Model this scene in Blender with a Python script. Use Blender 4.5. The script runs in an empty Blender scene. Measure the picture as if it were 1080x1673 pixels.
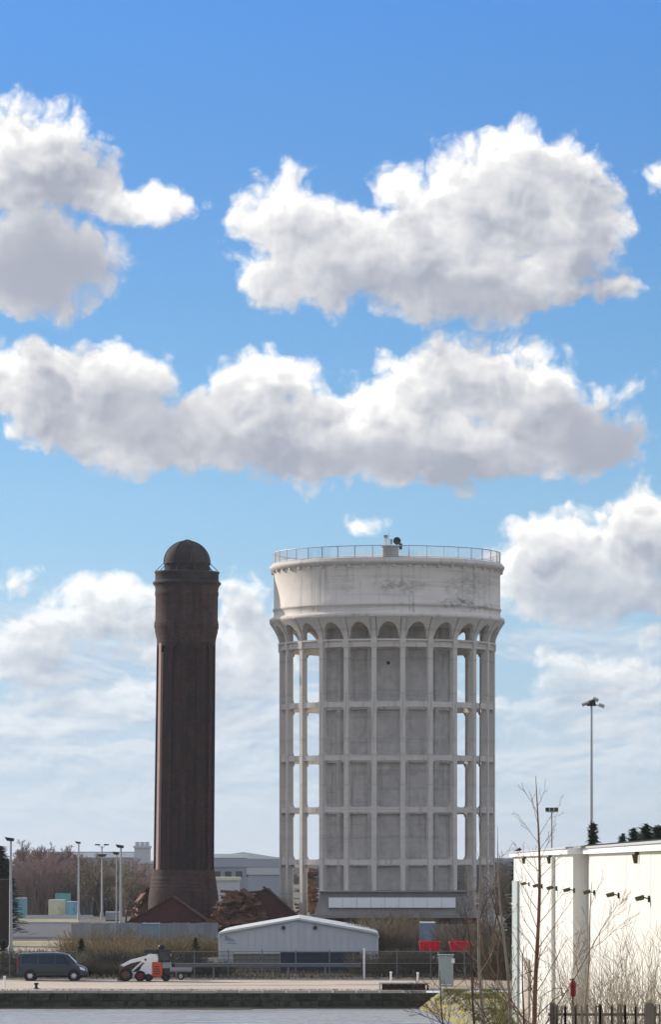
import bpy, math, random
from mathutils import Vector, Matrix, noise as mnoise
random.seed(7)
SC = bpy.context.scene
R_ = math.radians
F = 7000.0; CXP = 540.0; HY = 1412.0; EYE = 8.1
def PX(px, D): return (px-CXP)/F*D
def PZ(py, D): return EYE-(py-HY)/F*D

# ---------------------------------------------------------------- camera
cam_d = bpy.data.cameras.new('camera'); cam = bpy.data.objects.new('camera', cam_d)
SC.collection.objects.link(cam); SC.camera = cam
cam.location = (0, 0, EYE); cam.rotation_euler = (math.pi/2, 0, 0)
cam_d.sensor_fit = 'VERTICAL'; cam_d.sensor_height = 24.0
cam_d.lens = 24.0*F/1673.0
cam_d.shift_y = (HY-836.5)/1673.0
cam_d.clip_start = 1.0; cam_d.clip_end = 30000.0

# ---------------------------------------------------------------- sun, exposure
SUN_AZ = 52.0; SUN_EL = 19.5          # azimuth left of the view direction
sl = bpy.data.lights.new('sun', 'SUN'); sl.energy = 5.0; sl.angle = R_(0.55); sl.color = (1.0, 0.90, 0.78)
so = bpy.data.objects.new('sun', sl); SC.collection.objects.link(so)
sdir = Vector((-math.sin(R_(SUN_AZ))*math.cos(R_(SUN_EL)), math.cos(R_(SUN_AZ))*math.cos(R_(SUN_EL)), math.sin(R_(SUN_EL))))
so.rotation_euler = sdir.to_track_quat('Z', 'Y').to_euler()
SC.view_settings.view_transform = 'Standard'; SC.view_settings.look = 'None'
SC.view_settings.exposure = 0.0; SC.view_settings.gamma = 1.0
SC.cycles.max_bounces = 6; SC.cycles.volume_bounces = 0
SC.cycles.use_denoising = True
SC.cycles.use_adaptive_sampling = True; SC.cycles.adaptive_threshold = 0.02; SC.cycles.adaptive_min_samples = 12

# ---------------------------------------------------------------- sky
W = bpy.data.worlds.new('World'); SC.world = W; W.use_nodes = True
NT = W.node_tree; NT.nodes.clear()
class NB:
    """tiny helper to write node maths"""
    def __init__(s, nt): s.nt = nt
    def new(s, t, **k):
        n = s.nt.nodes.new(t)
        for a, v in k.items(): setattr(n, a, v)
        return n
    def put(s, sock, v):
        if isinstance(v, bpy.types.NodeSocket): s.nt.links.new(v, sock)
        elif v is not None: sock.default_value = v
    def m(s, op, a, b=None, c=None, clamp=False):
        n = s.new('ShaderNodeMath', operation=op, use_clamp=clamp)
        s.put(n.inputs[0], a); s.put(n.inputs[1], b); s.put(n.inputs[2], c); return n.outputs[0]
    def v(s, op, a, b=None, c=None, out=0):
        n = s.new('ShaderNodeVectorMath', operation=op)
        s.put(n.inputs[0], a)
        if b is not None:
            if op == 'SCALE': s.put(n.inputs['Scale'], b)
            else: s.put(n.inputs[1], b)
        if c is not None: s.put(n.inputs[2], c)
        return n.outputs[out]
    def smooth(s, x, lo, hi, a=0.0, b=1.0):
        n = s.new('ShaderNodeMapRange', interpolation_type='SMOOTHSTEP')
        s.put(n.inputs['Value'], x); s.put(n.inputs['From Min'], lo); s.put(n.inputs['From Max'], hi)
        s.put(n.inputs['To Min'], a); s.put(n.inputs['To Max'], b); return n.outputs['Result']
    def noise(s, vec, scale, detail=5, rough=0.55, out='Fac', dist=0.0, dims='3D'):
        n = s.new('ShaderNodeTexNoise', noise_dimensions=dims)
        s.put(n.inputs['Vector'], vec); n.inputs['Scale'].default_value = scale
        n.inputs['Detail'].default_value = detail; n.inputs['Roughness'].default_value = rough
        n.inputs['Distortion'].default_value = dist
        return n.outputs[out]
    def mix(s, f, a, b, mode='MIX'):
        n = s.new('ShaderNodeMix', data_type='RGBA', blend_type=mode)
        s.put(n.inputs['Factor'], f); s.put(n.inputs['A'], a); s.put(n.inputs['B'], b); return n.outputs['Result']
    def ramp(s, x, stops):
        n = s.new('ShaderNodeValToRGB'); s.put(n.inputs[0], x); e = n.color_ramp.elements
        while len(e) < len(stops): e.new(0.5)
        for q, (p, c) in zip(e, stops): q.position = p; q.color = (*c, 1)
        return n.outputs[0]
# cumulus bodies as (azimuth, elevation, half widths) read as angles; unit = 1/70 rad
BL = [(815,345,175,125),(850,262,70,62),(935,380,100,115),(700,420,200,115),(790,465,190,75),(470,375,100,92),(560,430,140,95),
      (445,450,70,70),(985,478,75,22),(480,318,45,45),(650,330,55,50),(905,285,70,60),(960,300,50,50),
      (40,285,140,110),(110,270,75,75),(160,320,62,70),(60,430,150,110),(215,345,120,42),(290,345,50,28),(20,490,110,45),(45,200,45,35),
      (50,625,130,75),(170,640,150,80),(240,710,190,75),(110,690,110,55),(440,630,100,62),(400,700,200,80),(540,720,200,85),
      (770,625,140,82),(690,640,110,70),(860,665,110,95),(620,680,90,70),(950,720,120,72),(760,735,230,68),(640,775,75,32),(480,775,60,28),(995,650,45,40),
      (905,900,100,75),(870,950,90,70),(960,960,180,70),(1045,885,100,85),(1050,820,60,32),(840,930,60,60),(1070,980,80,40),
      (190,975,120,42),(20,945,40,35),(400,1010,60,75),(240,1025,70,45),(1075,305,42,28),(590,853,42,16),(1062,1035,35,28),
      (905,1085,60,32),(1000,1090,60,28),(960,1120,130,48),(400,1200,70,40),(120,1020,150,34),(880,1160,120,30),(1040,1150,90,34),(400,1080,90,80),(200,1150,170,30),(60,1190,120,26),(930,1200,150,30),(30,1070,120,40),(60,1100,110,26),(330,1060,160,35),(300,1130,160,24),
      (-150,300,170,110),(1250,620,170,80),(1230,300,150,80),(-190,680,150,80),(-170,980,160,60),(1260,930,160,70)]
def field_group(nx, detail):
    """density of the cumulus around one direction"""
    g = bpy.data.node_groups.new('cloud_density', 'ShaderNodeTree')
    g.interface.new_socket('Vector', in_out='INPUT', socket_type='NodeSocketVector')
    g.interface.new_socket('Warp', in_out='INPUT', socket_type='NodeSocketVector')
    g.interface.new_socket('Density', in_out='OUTPUT', socket_type='NodeSocketFloat')
    b = NB(g); gi = b.new('NodeGroupInput'); go = b.new('NodeGroupOutput'); p = gi.outputs[0]; w1 = gi.outputs[1]
    q = b.v('MULTIPLY_ADD', w1, (0.46, 0.38, 0), p)
    acc = None
    for (x, y, rx, ry) in BL:
        cx = (x-CXP)/100.0; cy = (HY-y)/100.0; rx /= 100.0; ry /= 100.0
        d = b.v('MULTIPLY_ADD', q, (1/rx, 1/ry, 0), (-cx/rx, -cy/ry, 0))
        l = b.v('LENGTH', d, out=1)
        k = min(1.0, (rx*ry)**0.5)
        s_ = b.m('MULTIPLY_ADD', l, -k, k)
        acc = s_ if acc is None else b.m('MAXIMUM', acc, s_)
    n1 = b.m('SUBTRACT', b.noise(p, 1.4, detail, 0.50, dist=0.0, dims='2D'), 0.5)
    vo = b.new('ShaderNodeTexVoronoi', voronoi_dimensions='2D', feature='F1')
    b.put(vo.inputs['Vector'], q); vo.inputs['Scale'].default_value = 1.9
    vo.inputs['Detail'].default_value = 3; vo.inputs['Roughness'].default_value = 0.50
    vo.inputs['Lacunarity'].default_value = 2.2
    n2 = b.m('SUBTRACT', 0.40, vo.outputs['Distance'])
    d = b.m('MULTIPLY_ADD', n1, 0.46, b.m('ADD', acc, 0.15))
    d = b.m('MULTIPLY_ADD', n2, 0.34, d)
    b.put(go.inputs[0], d)
    return g
CLOUDRAMP = [(0.0, (0.41, 0.44, 0.52)), (0.2, (0.54, 0.56, 0.62)), (0.5, (0.74, 0.745, 0.77)), (0.78, (0.91, 0.905, 0.90)), (1.0, (1.12, 1.10, 1.08))]
def build_world():
    b = NB(NT)
    tc = b.new('ShaderNodeTexCoord'); d = tc.outputs['Generated']
    sp = b.new('ShaderNodeSeparateXYZ'); b.put(sp.inputs[0], d)
    az = b.m('ARCTAN2', sp.outputs[0], sp.outputs[1]); el = b.m('ARCSINE', sp.outputs[2])
    cb = b.new('ShaderNodeCombineXYZ'); b.put(cb.inputs[0], b.m('MULTIPLY', az, F/100)); b.put(cb.inputs[1], b.m('MULTIPLY', el, F/100))
    p = cb.outputs[0]
    ps = b.new('ShaderNodeSeparateXYZ'); b.put(ps.inputs[0], p)
    # clear sky
    zz = b.m('MAXIMUM', sp.outputs[2], 0.0)
    cv = b.new('ShaderNodeCombineXYZ'); b.put(cv.inputs[0], sp.outputs[0]); b.put(cv.inputs[1], sp.outputs[1])
    b.put(cv.inputs[2], b.m('MULTIPLY_ADD', zz, 2.6, 0.10))
    sky = b.new('ShaderNodeTexSky', sky_type='NISHITA', sun_disc=False)
    sky.sun_elevation = R_(SUN_EL); sky.sun_rotation = R_(-SUN_AZ); sky.air_density = 1.0; sky.dust_density = 0.4; sky.ozone_density = 2.0
    b.put(sky.inputs[0], b.v('NORMALIZE', cv.outputs[0]))
    eln = b.m('MULTIPLY', el, F/1500.0, clamp=True)
    tint = b.ramp(eln, SKYTINT)
    skyc = b.mix(1.0, sky.outputs[0], b.v('SCALE', tint, 2.2), 'MULTIPLY')
    def x10(col): return b.v('SCALE', col, 10.0)
    # far off banks and streaks, low down
    def streak(off, det):
        a_ = b.noise(b.v('MULTIPLY_ADD', p, (0.50, 1.25, 1), off), 1.0, det, 0.56, dist=0.3, dims='2D')
        c_ = b.noise(b.v('MULTIPLY_ADD', p, (0.12, 0.5, 1), off), 1.0, 2, 0.5, dims='2D')
        return b.m('MULTIPLY_ADD', c_, 0.5, b.m('MULTIPLY', a_, 0.75))
    st = streak((0, 0, 0), 6); st2 = streak((-0.03, 0.10, 0), 4)
    low = b.smooth(eln, 0.20, 0.33, 1.0, 0.0)
    sa = b.m('MULTIPLY', b.smooth(st, 0.44, 0.57), low)
    lit_ = b.m('MULTIPLY_ADD', b.m('SUBTRACT', st, st2), 7.0, 0.5, clamp=True)
    stc = b.mix(lit_, (0.50, 0.60, 0.74, 1), (0.80, 0.84, 0.89, 1))
    lowfade = b.smooth(eln, 0.01, 0.17, 0.15, 1.0)
    base = b.mix(b.m('MULTIPLY', b.m('MULTIPLY', sa, 0.72), lowfade), skyc, x10(stc))
    # ---- the cumulus in this quarter of the sky
    w1 = b.v('SUBTRACT', b.noise(p, 1.3, 2, 0.45, 'Color', dims='2D'), (0.5, 0.5, 0.5))
    gA = field_group('a', 7); gB = field_group('b', 3)
    def fld(g, off):
        n = b.new('ShaderNodeGroup'); n.node_tree = g
        b.put(n.inputs[0], b.v('ADD', p, off) if off else p); b.put(n.inputs[1], w1); return n.outputs[0]
    d0 = fld(gA, None)
    d1 = fld(gB, (-0.08, 0.14, 0)); d2 = fld(gB, (-0.30, 0.58, 0))
    alpha = b.smooth(d0, -0.02, 0.34)
    rim = b.m('SUBTRACT', b.m('MAXIMUM', d1, -0.1), b.m('MAXIMUM', d0, -0.1))        # slope away from or towards the light
    tau = b.m('MULTIPLY_ADD', b.m('MAXIMUM', d2, 0.0), 1.25, b.m('MULTIPLY', b.m('MAXIMUM', d1, 0.0), 0.75))
    lit = b.m('EXPONENT', b.m('MULTIPLY', tau, -1.35))
    lit = b.m('MULTIPLY_ADD', rim, -0.50, lit)
    big = b.m('MULTIPLY_ADD', b.noise(b.v('MULTIPLY', p, (1, 1.3, 1)), 0.8, 3, 0.5, dims='2D'), 2.0, -1.0)
    lit = b.m('ADD', lit, b.m('MULTIPLY_ADD', big, 0.60, 0.14))
    # heavier parts
    sh = None
    for (x, y, rx, ry, k) in SHADE:
        dd = b.v('MULTIPLY_ADD', b.v('MULTIPLY_ADD', w1, (0.7, 0.7, 0), p), (100/rx, 100/ry, 0), (-(x-CXP)/rx, -(HY-y)/ry, 0))
        t_ = b.smooth(b.v('LENGTH', dd, out=1), 1.25, 0.35, 0.0, k)
        sh = t_ if sh is None else b.m('MAXIMUM', sh, t_)
    lit = b.m('MULTIPLY', lit, b.m('SUBTRACT', 1.0, sh))
    cloud = b.v('SCALE', b.ramp(lit, CLOUDRAMP), 1.0)
    fade = b.smooth(eln, 0.0, 0.40, 0.10, 1.0)
    near = b.mix(b.m('MULTIPLY', alpha, b.smooth(eln, 0.05, 0.24, 0.0, 0.98)), base, b.mix(fade, base, x10(cloud)))
    # ---- the rest of the sky, out of view: simpler cloud, brightened to lift shaded faces
    pr = b.v('MULTIPLY', p, (0.16, 0.32, 0))
    f0 = b.noise(pr, 1.0, 5, 0.55, dims='2D'); f1 = b.noise(b.v('ADD', pr, (-0.03, 0.10, 0)), 1.0, 3, 0.55, dims='2D')
    fa = b.smooth(f0, 0.455, 0.53); fl = b.m('MULTIPLY_ADD', b.m('SUBTRACT', f0, f1), 6.0, 0.60, clamp=True)
    rest = b.mix(b.m('MULTIPLY', fa, b.smooth(eln, 0.05, 0.24, 0.0, 0.97)), base, b.v('SCALE', b.ramp(fl, CLOUDRAMP), 11.5))
    away = b.m('MAXIMUM', b.smooth(b.m('ABSOLUTE', ps.outputs[0]), 6.2, 11.0), b.smooth(ps.outputs[1], 15.5, 20.0))
    bgs = []
    for c_ in (near, rest):
        bg = b.new('ShaderNodeBackground'); b.put(bg.inputs[0], c_); bg.inputs[1].default_value = 0.1; bgs.append(bg)
    mx = b.new('ShaderNodeMixShader'); b.put(mx.inputs[0], away); b.put(mx.inputs[1], bgs[0].outputs[0]); b.put(mx.inputs[2], bgs[1].outputs[0])
    ow = b.new('ShaderNodeOutputWorld'); b.put(ow.inputs[0], mx.outputs[0])
SHADE = [(80,450,160,90,0.92),(180,270,70,50,0.5),(250,680,140,80,0.6),(985,720,110,80,0.92),(680,755,260,38,0.6),(620,480,120,50,0.35),
         (980,965,150,45,0.45),(430,745,120,40,0.5),(800,510,200,40,0.5),(130,700,110,40,0.3),(120,1080,160,40,0.3),(940,1130,130,40,0.3),(540,500,100,30,0.3)]
SKYTINT = [(p_, (c_[0]*1.13/2.2, c_[1]*1.05/2.2, c_[2]*1.02/2.2)) for p_, c_ in [(0.005, (1.258, 1.133, 1.224)),(0.07, (1.373, 1.242, 1.2)),(0.179, (1.439, 1.407, 1.304)),(0.288, (1.438, 1.59, 1.48)),(0.397, (1.349, 1.647, 1.607)),(0.506, (1.147, 1.587, 1.712)),(0.615, (1.037, 1.537, 1.773)),(0.723, (0.925, 1.477, 1.869)),(0.832, (0.849, 1.475, 1.994)),(0.93, (0.807, 1.489, 2.145))]]
build_world()
W.cycles.sampling_method = 'MANUAL'; W.cycles.sample_map_resolution = 512

# ================================================================ helpers
COL = SC.collection
class MB:
    def __init__(s): s.v = []; s.f = []; s.sm = []
    def add(s, vs, fs, smooth=False):
        o = len(s.v); s.v += [tuple(v) for v in vs]
        for f in fs: s.f.append([i+o for i in f]); s.sm.append(smooth)
        return s
    def box(s, x0, x1, y0, y1, z0, z1, rz=0.0, c=(0, 0, 0)):
        vs = [(x0,y0,z0),(x1,y0,z0),(x1,y1,z0),(x0,y1,z0),(x0,y0,z1),(x1,y0,z1),(x1,y1,z1),(x0,y1,z1)]
        if rz or c != (0, 0, 0):
            ca, sa = math.cos(rz), math.sin(rz)
            vs = [(c[0]+x*ca-y*sa, c[1]+x*sa+y*ca, c[2]+z) for x, y, z in vs]
        return s.add(vs, [(0,3,2,1),(4,5,6,7),(0,1,5,4),(1,2,6,5),(2,3,7,6),(3,0,4,7)])
    def tube(s, p, q, r0, r1=None, n=8, cap=True, smooth=True):
        r1 = r0 if r1 is None else r1; p = Vector(p); q = Vector(q); d = (q-p)
        if d.length < 1e-6: return s
        d.normalize(); a = d.orthogonal().normalized(); b = d.cross(a)
        vs = []; fs = []
        for c, r in ((p, r0), (q, r1)):
            for i in range(n):
                t = 2*math.pi*i/n; vs.append(c+a*r*math.cos(t)+b*r*math.sin(t))
        for i in range(n): fs.append((i, (i+1) % n, n+(i+1) % n, n+i))
        s.add(vs, fs, smooth)
        if cap: s.add(vs, [tuple(range(n-1, -1, -1)), tuple(range(n, 2*n))])
        return s
    def lathe(s, prof, n=48, c=(0, 0, 0), a0=0.0, a1=2*math.pi, smooth=True, closed=False):
        full = abs(a1-a0-2*math.pi) < 1e-6; m = n if full else n+1
        vs = []; fs = []
        for (r, z) in prof:
            for i in range(m):
                t = a0+(a1-a0)*i/n; vs.append((c[0]+r*math.sin(t), c[1]-r*math.cos(t), c[2]+z))
        k = len(prof); rng = k if closed else k-1
        for j in range(rng):
            j2 = (j+1) % k
            for i in range(n):
                i2 = (i+1) % m
                fs.append((j*m+i, j*m+i2, j2*m+i2, j2*m+i))
        return s.add(vs, fs, smooth)
    def prism(s, poly, y0, y1, axis='y', smooth=False):
        """poly of (a,b) extruded along axis"""
        n = len(poly)
        def pt(a, b, t): return {'y': (a, t, b), 'x': (t, a, b), 'z': (a, b, t)}[axis]
        vs = [pt(a, b, y0) for a, b in poly]+[pt(a, b, y1) for a, b in poly]
        fs = [tuple(range(n)), tuple(range(2*n-1, n-1, -1))]
        for i in range(n): fs.append((i, n+i, n+(i+1) % n, (i+1) % n))
        return s.add(vs, fs, smooth)
    def mesh(s, name, mat, fix=True):
        me = bpy.data.meshes.new(name); me.from_pydata(s.v, [], s.f)
        me.polygons.foreach_set('use_smooth', s.sm)
        if mat: me.materials.append(mat)
        me.update()
        if fix and len(s.f) < 60000:
            import bmesh
            bm = bmesh.new(); bm.from_mesh(me); bmesh.ops.recalc_face_normals(bm, faces=bm.faces); bm.to_mesh(me); bm.free()
        return me
    def build(s, name, mat, parent=None, loc=None, fix=True, kind=None):
        return link(name, s.mesh(name, mat, fix), parent, loc, kind)
def link(name, me, parent=None, loc=None, kind=None, rz=0.0):
    o = bpy.data.objects.new(name, me); COL.objects.link(o)
    if parent: o.parent = parent
    if loc: o.location = loc
    if rz: o.rotation_euler = (0, 0, rz)
    if kind: o['kind'] = kind
    return o
def tag(o, label, cat, group=None):
    o['label'] = label; o['category'] = cat
    if group: o['group'] = group
    return o
def thing(name, label, cat, loc=(0, 0, 0), rz=0.0, group=None):
    o = bpy.data.objects.new(name, None); COL.objects.link(o); o.empty_display_size = 0.3
    o.location = loc; o.rotation_euler = (0, 0, rz); return tag(o, label, cat, group)
KIDS = {}
def copy_tree(o, parent=None):
    c = o.copy(); COL.objects.link(c)
    if parent: c.parent = parent
    for ch in list(o.children): copy_tree(ch, c)
    return c
def again(src, label, loc, rz=0.0, scale=None):
    c = copy_tree(src); c['label'] = label; c.location = loc; c.rotation_euler = (0, 0, rz)
    if scale: c.scale = (scale,)*3
    return c

# ================================================================ materials
def mat(name, col, rough=0.8, var=0.25, scale=1.0, detail=5, bump=0.0, bscale=None, metal=0.0, stretch=(1, 1, 1), col2=None, mask=(0.45, 0.65),
        world=False, rand=0.0, spec=0.3, extra=None):
    m = bpy.data.materials.new(name); m.use_nodes = True; nt = m.node_tree; b = NB(nt)
    bs = nt.nodes['Principled BSDF']
    bs.inputs['Roughness'].default_value = rough; bs.inputs['Metallic'].default_value = metal
    bs.inputs['Specular IOR Level'].default_value = spec
    tc = b.new('ShaderNodeTexCoord')
    if world: co = b.new('ShaderNodeNewGeometry').outputs['Position']
    else: co = tc.outputs['Object']
    co = b.v('MULTIPLY', co, stretch)
    oi = b.new('ShaderNodeObjectInfo')
    if not world: co = b.v('ADD', co, b.v('SCALE', (13.0, 7.0, 5.0), oi.outputs['Random']))
    n = b.noise(co, scale, detail, 0.6)
    f = b.m('MULTIPLY_ADD', n, 2*var, 1-var)
    if rand: f = b.m('MULTIPLY', f, b.m('MULTIPLY_ADD', oi.outputs['Random'], 2*rand, 1-rand))
    c = (*col, 1)
    if col2:
        n2 = b.noise(b.v('ADD', co, (31, 17, 5)), scale*0.45, detail, 0.65)
        c = b.mix(b.smooth(n2, mask[0], mask[1]), c, (*col2, 1))
    c = b.v('SCALE', c if isinstance(c, bpy.types.NodeSocket) else tuple(col), f)
    if extra: c = extra(b, co, c, tc)
    b.put(bs.inputs['Base Color'], c)
    if bump:
        bn = b.new('ShaderNodeBump'); bn.inputs['Strength'].default_value = 1.0; bn.inputs['Distance'].default_value = bump
        b.put(bn.inputs['Height'], b.noise(co, bscale or scale*4, 4, 0.6)); b.put(bs.inputs['Normal'], bn.outputs[0])
    return m
def glass(name, col=(0.02, 0.025, 0.03)):
    m = bpy.data.materials.new(name); m.use_nodes = True; bs = m.node_tree.nodes['Principled BSDF']
    bs.inputs['Base Color'].default_value = (*col, 1); bs.inputs['Roughness'].default_value = 0.06; bs.inputs['Specular IOR Level'].default_value = 0.8
    return m

def concrete_extra(b, co, c, tc):
    sp = b.new('ShaderNodeSeparateXYZ'); b.put(sp.inputs[0], tc.outputs['Object'])
    # run-off streaks and board marks
    st = b.noise(b.v('MULTIPLY', tc.outputs['Object'], (1.6, 1.6, 0.10)), 1.0, 6, 0.62)
    c = b.mix(b.smooth(st, 0.52, 0.76, 0.0, 0.52), c, (0.15, 0.13, 0.11, 1))
    bd = b.m('MULTIPLY', b.smooth(b.noise(b.v('MULTIPLY', tc.outputs['Object'], (0.05, 0.05, 1.4)), 1.0, 3, 0.7), 0.52, 0.66), 0.22)
    c = b.mix(bd, c, (0.22, 0.20, 0.18, 1))
    return c
def tank_extra(b, co, c, tc):
    c = concrete_extra(b, co, c, tc)
    o = tc.outputs['Object']
    sp = b.new('ShaderNodeSeparateXYZ'); b.put(sp.inputs[0], o)
    # damp patches on the side towards the dock
    sd = b.new('ShaderNodeCombineXYZ'); b.put(sd.inputs[0], sp.outputs[0]); b.put(sd.inputs[1], sp.outputs[2])
    fr = b.smooth(sp.outputs[1], -2.0, -6.0)
    w = b.v('SUBTRACT', b.noise(o, 0.8, 5, 0.65, 'Color'), (0.5, 0.5, 0.5))
    for (x, z, rx, rz, k) in ((1.2, 40.6, 3.2, 0.9, 0.5), (8.2, 38.9, 2.2, 0.55, 0.75), (9.5, 40.8, 3.0, 1.6, 0.35), (-5.0, 41.0, 2.0, 1.2, 0.2), (10.6, 38.4, 2.2, 0.3, 0.5)):
        q = b.v('MULTIPLY_ADD', b.v('MULTIPLY_ADD', w, (4.2, 2.6, 0), sd.outputs[0]), (1/rx, 1/rz, 0), (-x/rx, -z/rz, 0))
        a = b.m('MULTIPLY', b.m('MULTIPLY', b.smooth(b.v('LENGTH', q, out=1), 1.25, 0.45, 0.0, k), fr), b.smooth(b.noise(b.v('MULTIPLY', o, (0.8, 0.8, 1.6)), 1.3, 7, 0.7), 0.40, 0.58, 0.15, 1.0))
        c = b.mix(a, c, (0.085, 0.08, 0.075, 1))
    return c
def brick_extra(b, co, c, tc):
    o = tc.outputs['Object']; sp = b.new('ShaderNodeSeparateXYZ'); b.put(sp.inputs[0], o)
    an = b.m('MULTIPLY', b.m('ARCTAN2', sp.outputs[0], sp.outputs[1]), 3.6)
    cb = b.new('ShaderNodeCombineXYZ'); b.put(cb.inputs[0], an); b.put(cb.inputs[1], sp.outputs[2])
    bt = b.new('ShaderNodeTexBrick'); b.put(bt.inputs[0], cb.outputs[0]); bt.inputs['Scale'].default_value = 1.0
    bt.inputs['Brick Width'].default_value = 0.46; bt.inputs['Row Height'].default_value = 0.15; bt.inputs['Mortar Size'].default_value = 0.012
    b.put(bt.inputs['Color1'], (1.25, 1.2, 1.15, 1)); b.put(bt.inputs['Color2'], (0.7, 0.7, 0.72, 1)); b.put(bt.inputs['Mortar'], (0.8, 0.8, 0.8, 1))
    c = b.mix(0.8, c, bt.outputs[0], 'MULTIPLY')
    st = b.noise(b.v('MULTIPLY', o, (1.2, 1.2, 0.09)), 1.0, 6, 0.6)
    return b.mix(b.smooth(st, 0.42, 0.68, 0.0, 0.7), c, (0.022, 0.016, 0.017, 1))
M = {}
M['concrete'] = mat('concrete', (0.63, 0.58, 0.525), 0.9, 0.12, 0.5, 6, 0.02, 3, extra=concrete_extra)
M['tank'] = mat('tank_concrete', (0.71, 0.65, 0.58), 0.9, 0.14, 0.35, 6, 0.03, 2, extra=tank_extra)
M['core'] = mat('core_concrete', (0.59, 0.555, 0.515), 0.95, 0.28, 0.9, 7, 0.03, 3, col2=(0.50, 0.47, 0.44), extra=concrete_extra)
M['plinth'] = mat('plinth_concrete', (0.26, 0.245, 0.23), 0.95, 0.3, 0.7, 6, 0.03, 3)
M['white'] = mat('white_paint', (0.86, 0.86, 0.86), 0.5, 0.05, 0.6)
M['offwhite'] = mat('wall_render', (0.665, 0.655, 0.615), 0.75, 0.07, 0.35, 6, 0.004, 6, world=True, stretch=(1, 1, 0.35))
M['brick'] = mat('sooty_brick', (0.056, 0.028, 0.022), 0.95, 0.35, 0.7, 6, 0.03, 4, col2=(0.034, 0.024, 0.024), extra=brick_extra)
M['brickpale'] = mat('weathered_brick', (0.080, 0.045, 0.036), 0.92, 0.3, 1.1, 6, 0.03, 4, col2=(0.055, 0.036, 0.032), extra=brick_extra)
M['lead'] = mat('dome_render', (0.030, 0.024, 0.023), 0.85, 0.4, 0.6, 6, 0.03, 2, col2=(0.060, 0.043, 0.038))
M['sunlit_pilaster'] = mat('painted_sunlit_brick', (0.42, 0.28, 0.24), 0.9, 0.2, 1.0, 6)  # brick with sunlight painted into its colour, for one pilaster
M['galv'] = mat('galvanised_steel', (0.42, 0.43, 0.44), 0.5, 0.15, 2, metal=0.3)
M['darkmetal'] = mat('dark_metal', (0.035, 0.037, 0.04), 0.55, 0.2, 3)
M['blackrub'] = mat('tyre_rubber', (0.02, 0.02, 0.02), 0.85, 0.2, 5)
M['glass'] = glass('window_glass')
M['vanpaint'] = mat('slate_blue_paint', (0.028, 0.036, 0.052), 0.28, 0.05, 2, spec=0.6, metal=0.2)
M['chrome'] = mat('bright_metal', (0.62, 0.63, 0.65), 0.3, 0.05, 2, metal=0.7)
M['lamp'] = mat('lamp_lens', (0.85, 0.88, 0.9), 0.15, 0.03, 3, spec=0.8)
M['redlens'] = mat('red_lens', (0.45, 0.02, 0.02), 0.3, 0.03, 3)
M['orange'] = mat('orange_red_paint', (0.62, 0.085, 0.035), 0.45, 0.12, 3)
M['redtub'] = mat('red_plastic', (0.85, 0.03, 0.055), 0.45, 0.12, 2)
M['redhub'] = mat('red_hub_paint', (0.20, 0.018, 0.022), 0.6, 0.2, 3)
M['rustyhub'] = mat('rusty_steel', (0.16, 0.085, 0.06), 0.8, 0.3, 3)
M['rust'] = mat('rust_brown_steel', (0.17, 0.085, 0.05), 0.85, 0.4, 1.2, rand=0.5, col2=(0.08, 0.042, 0.03))
M['maroon'] = mat('dark_maroon_sheet', (0.085, 0.025, 0.020), 0.8, 0.3, 1.0, col2=(0.085, 0.030, 0.024), rand=0.08)
M['shed'] = mat('pale_blue_grey_cladding', (0.52, 0.54, 0.56), 0.55, 0.06, 0.8, rand=0.02)
M['shedroof'] = mat('pale_roof_sheet', (0.60, 0.62, 0.60), 0.55, 0.08, 0.8, rand=0.03)
M['bluedark'] = mat('dark_blue_steel', (0.028, 0.045, 0.085), 0.5, 0.15, 1.5)
M['greyfence'] = mat('grey_sheet', (0.30, 0.31, 0.33), 0.6, 0.12, 1.0, rand=0.12)
M['greyblue'] = mat('grey_blue_paint', (0.24, 0.31, 0.37), 0.5, 0.12, 1.0, rand=0.05)
M['roofgrey'] = mat('distant_roof', (0.34, 0.36, 0.40), 0.7, 0.1, 0.1)
M['wallgrey'] = mat('distant_wall', (0.30, 0.30, 0.33), 0.8, 0.12, 0.1)
M['silo'] = mat('silo_cladding', (0.50, 0.50, 0.51), 0.7, 0.08, 0.15)
M['turq'] = mat('turquoise_panel', (0.22, 0.50, 0.48), 0.6, 0.1, 1.5)
M['skyblue'] = mat('sky_blue_panel', (0.20, 0.40, 0.52), 0.6, 0.1, 1.5)
M['cream'] = mat('cream_panel', (0.62, 0.60, 0.44), 0.6, 0.1, 1.5)
M['darkwood'] = mat('dark_brown_boards', (0.045, 0.030, 0.022), 0.9, 0.35, 1.0, rand=0.2)
M['brownwall'] = mat('reddish_brown_wall', (0.085, 0.045, 0.035), 0.9, 0.35, 1.0)
M['bark'] = mat('dark_reddish_bark', (0.065, 0.040, 0.032), 0.85, 0.3, 6)
M['twig'] = mat('pale_twig', (0.30, 0.25, 0.19), 0.85, 0.25, 3)
M['greybark'] = mat('pale_grey_bark', (0.20, 0.185, 0.17), 0.85, 0.3, 4)
M['fartwig'] = mat('purple_brown_twigs', (0.27, 0.19, 0.165), 0.95, 0.35, 0.5, rand=0.35)
M['fartwig2'] = mat('olive_brown_twigs', (0.20, 0.165, 0.115), 0.95, 0.35, 0.5, rand=0.3)
M['brush'] = mat('brown_brush', (0.19, 0.15, 0.10), 0.95, 0.3, 0.6, rand=0.15)
M['needle'] = mat('dark_needles', (0.035, 0.055, 0.028), 0.9, 0.4, 1.5)
M['stone'] = mat('dock_stone', (0.070, 0.072, 0.052), 0.95, 0.5, 2.4, 6, 0.04, 5, rand=0.45, col2=(0.03, 0.032, 0.022))
M['coping'] = mat('coping_stone', (0.42, 0.37, 0.32), 0.9, 0.15, 0.8, rand=0.10)
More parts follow.
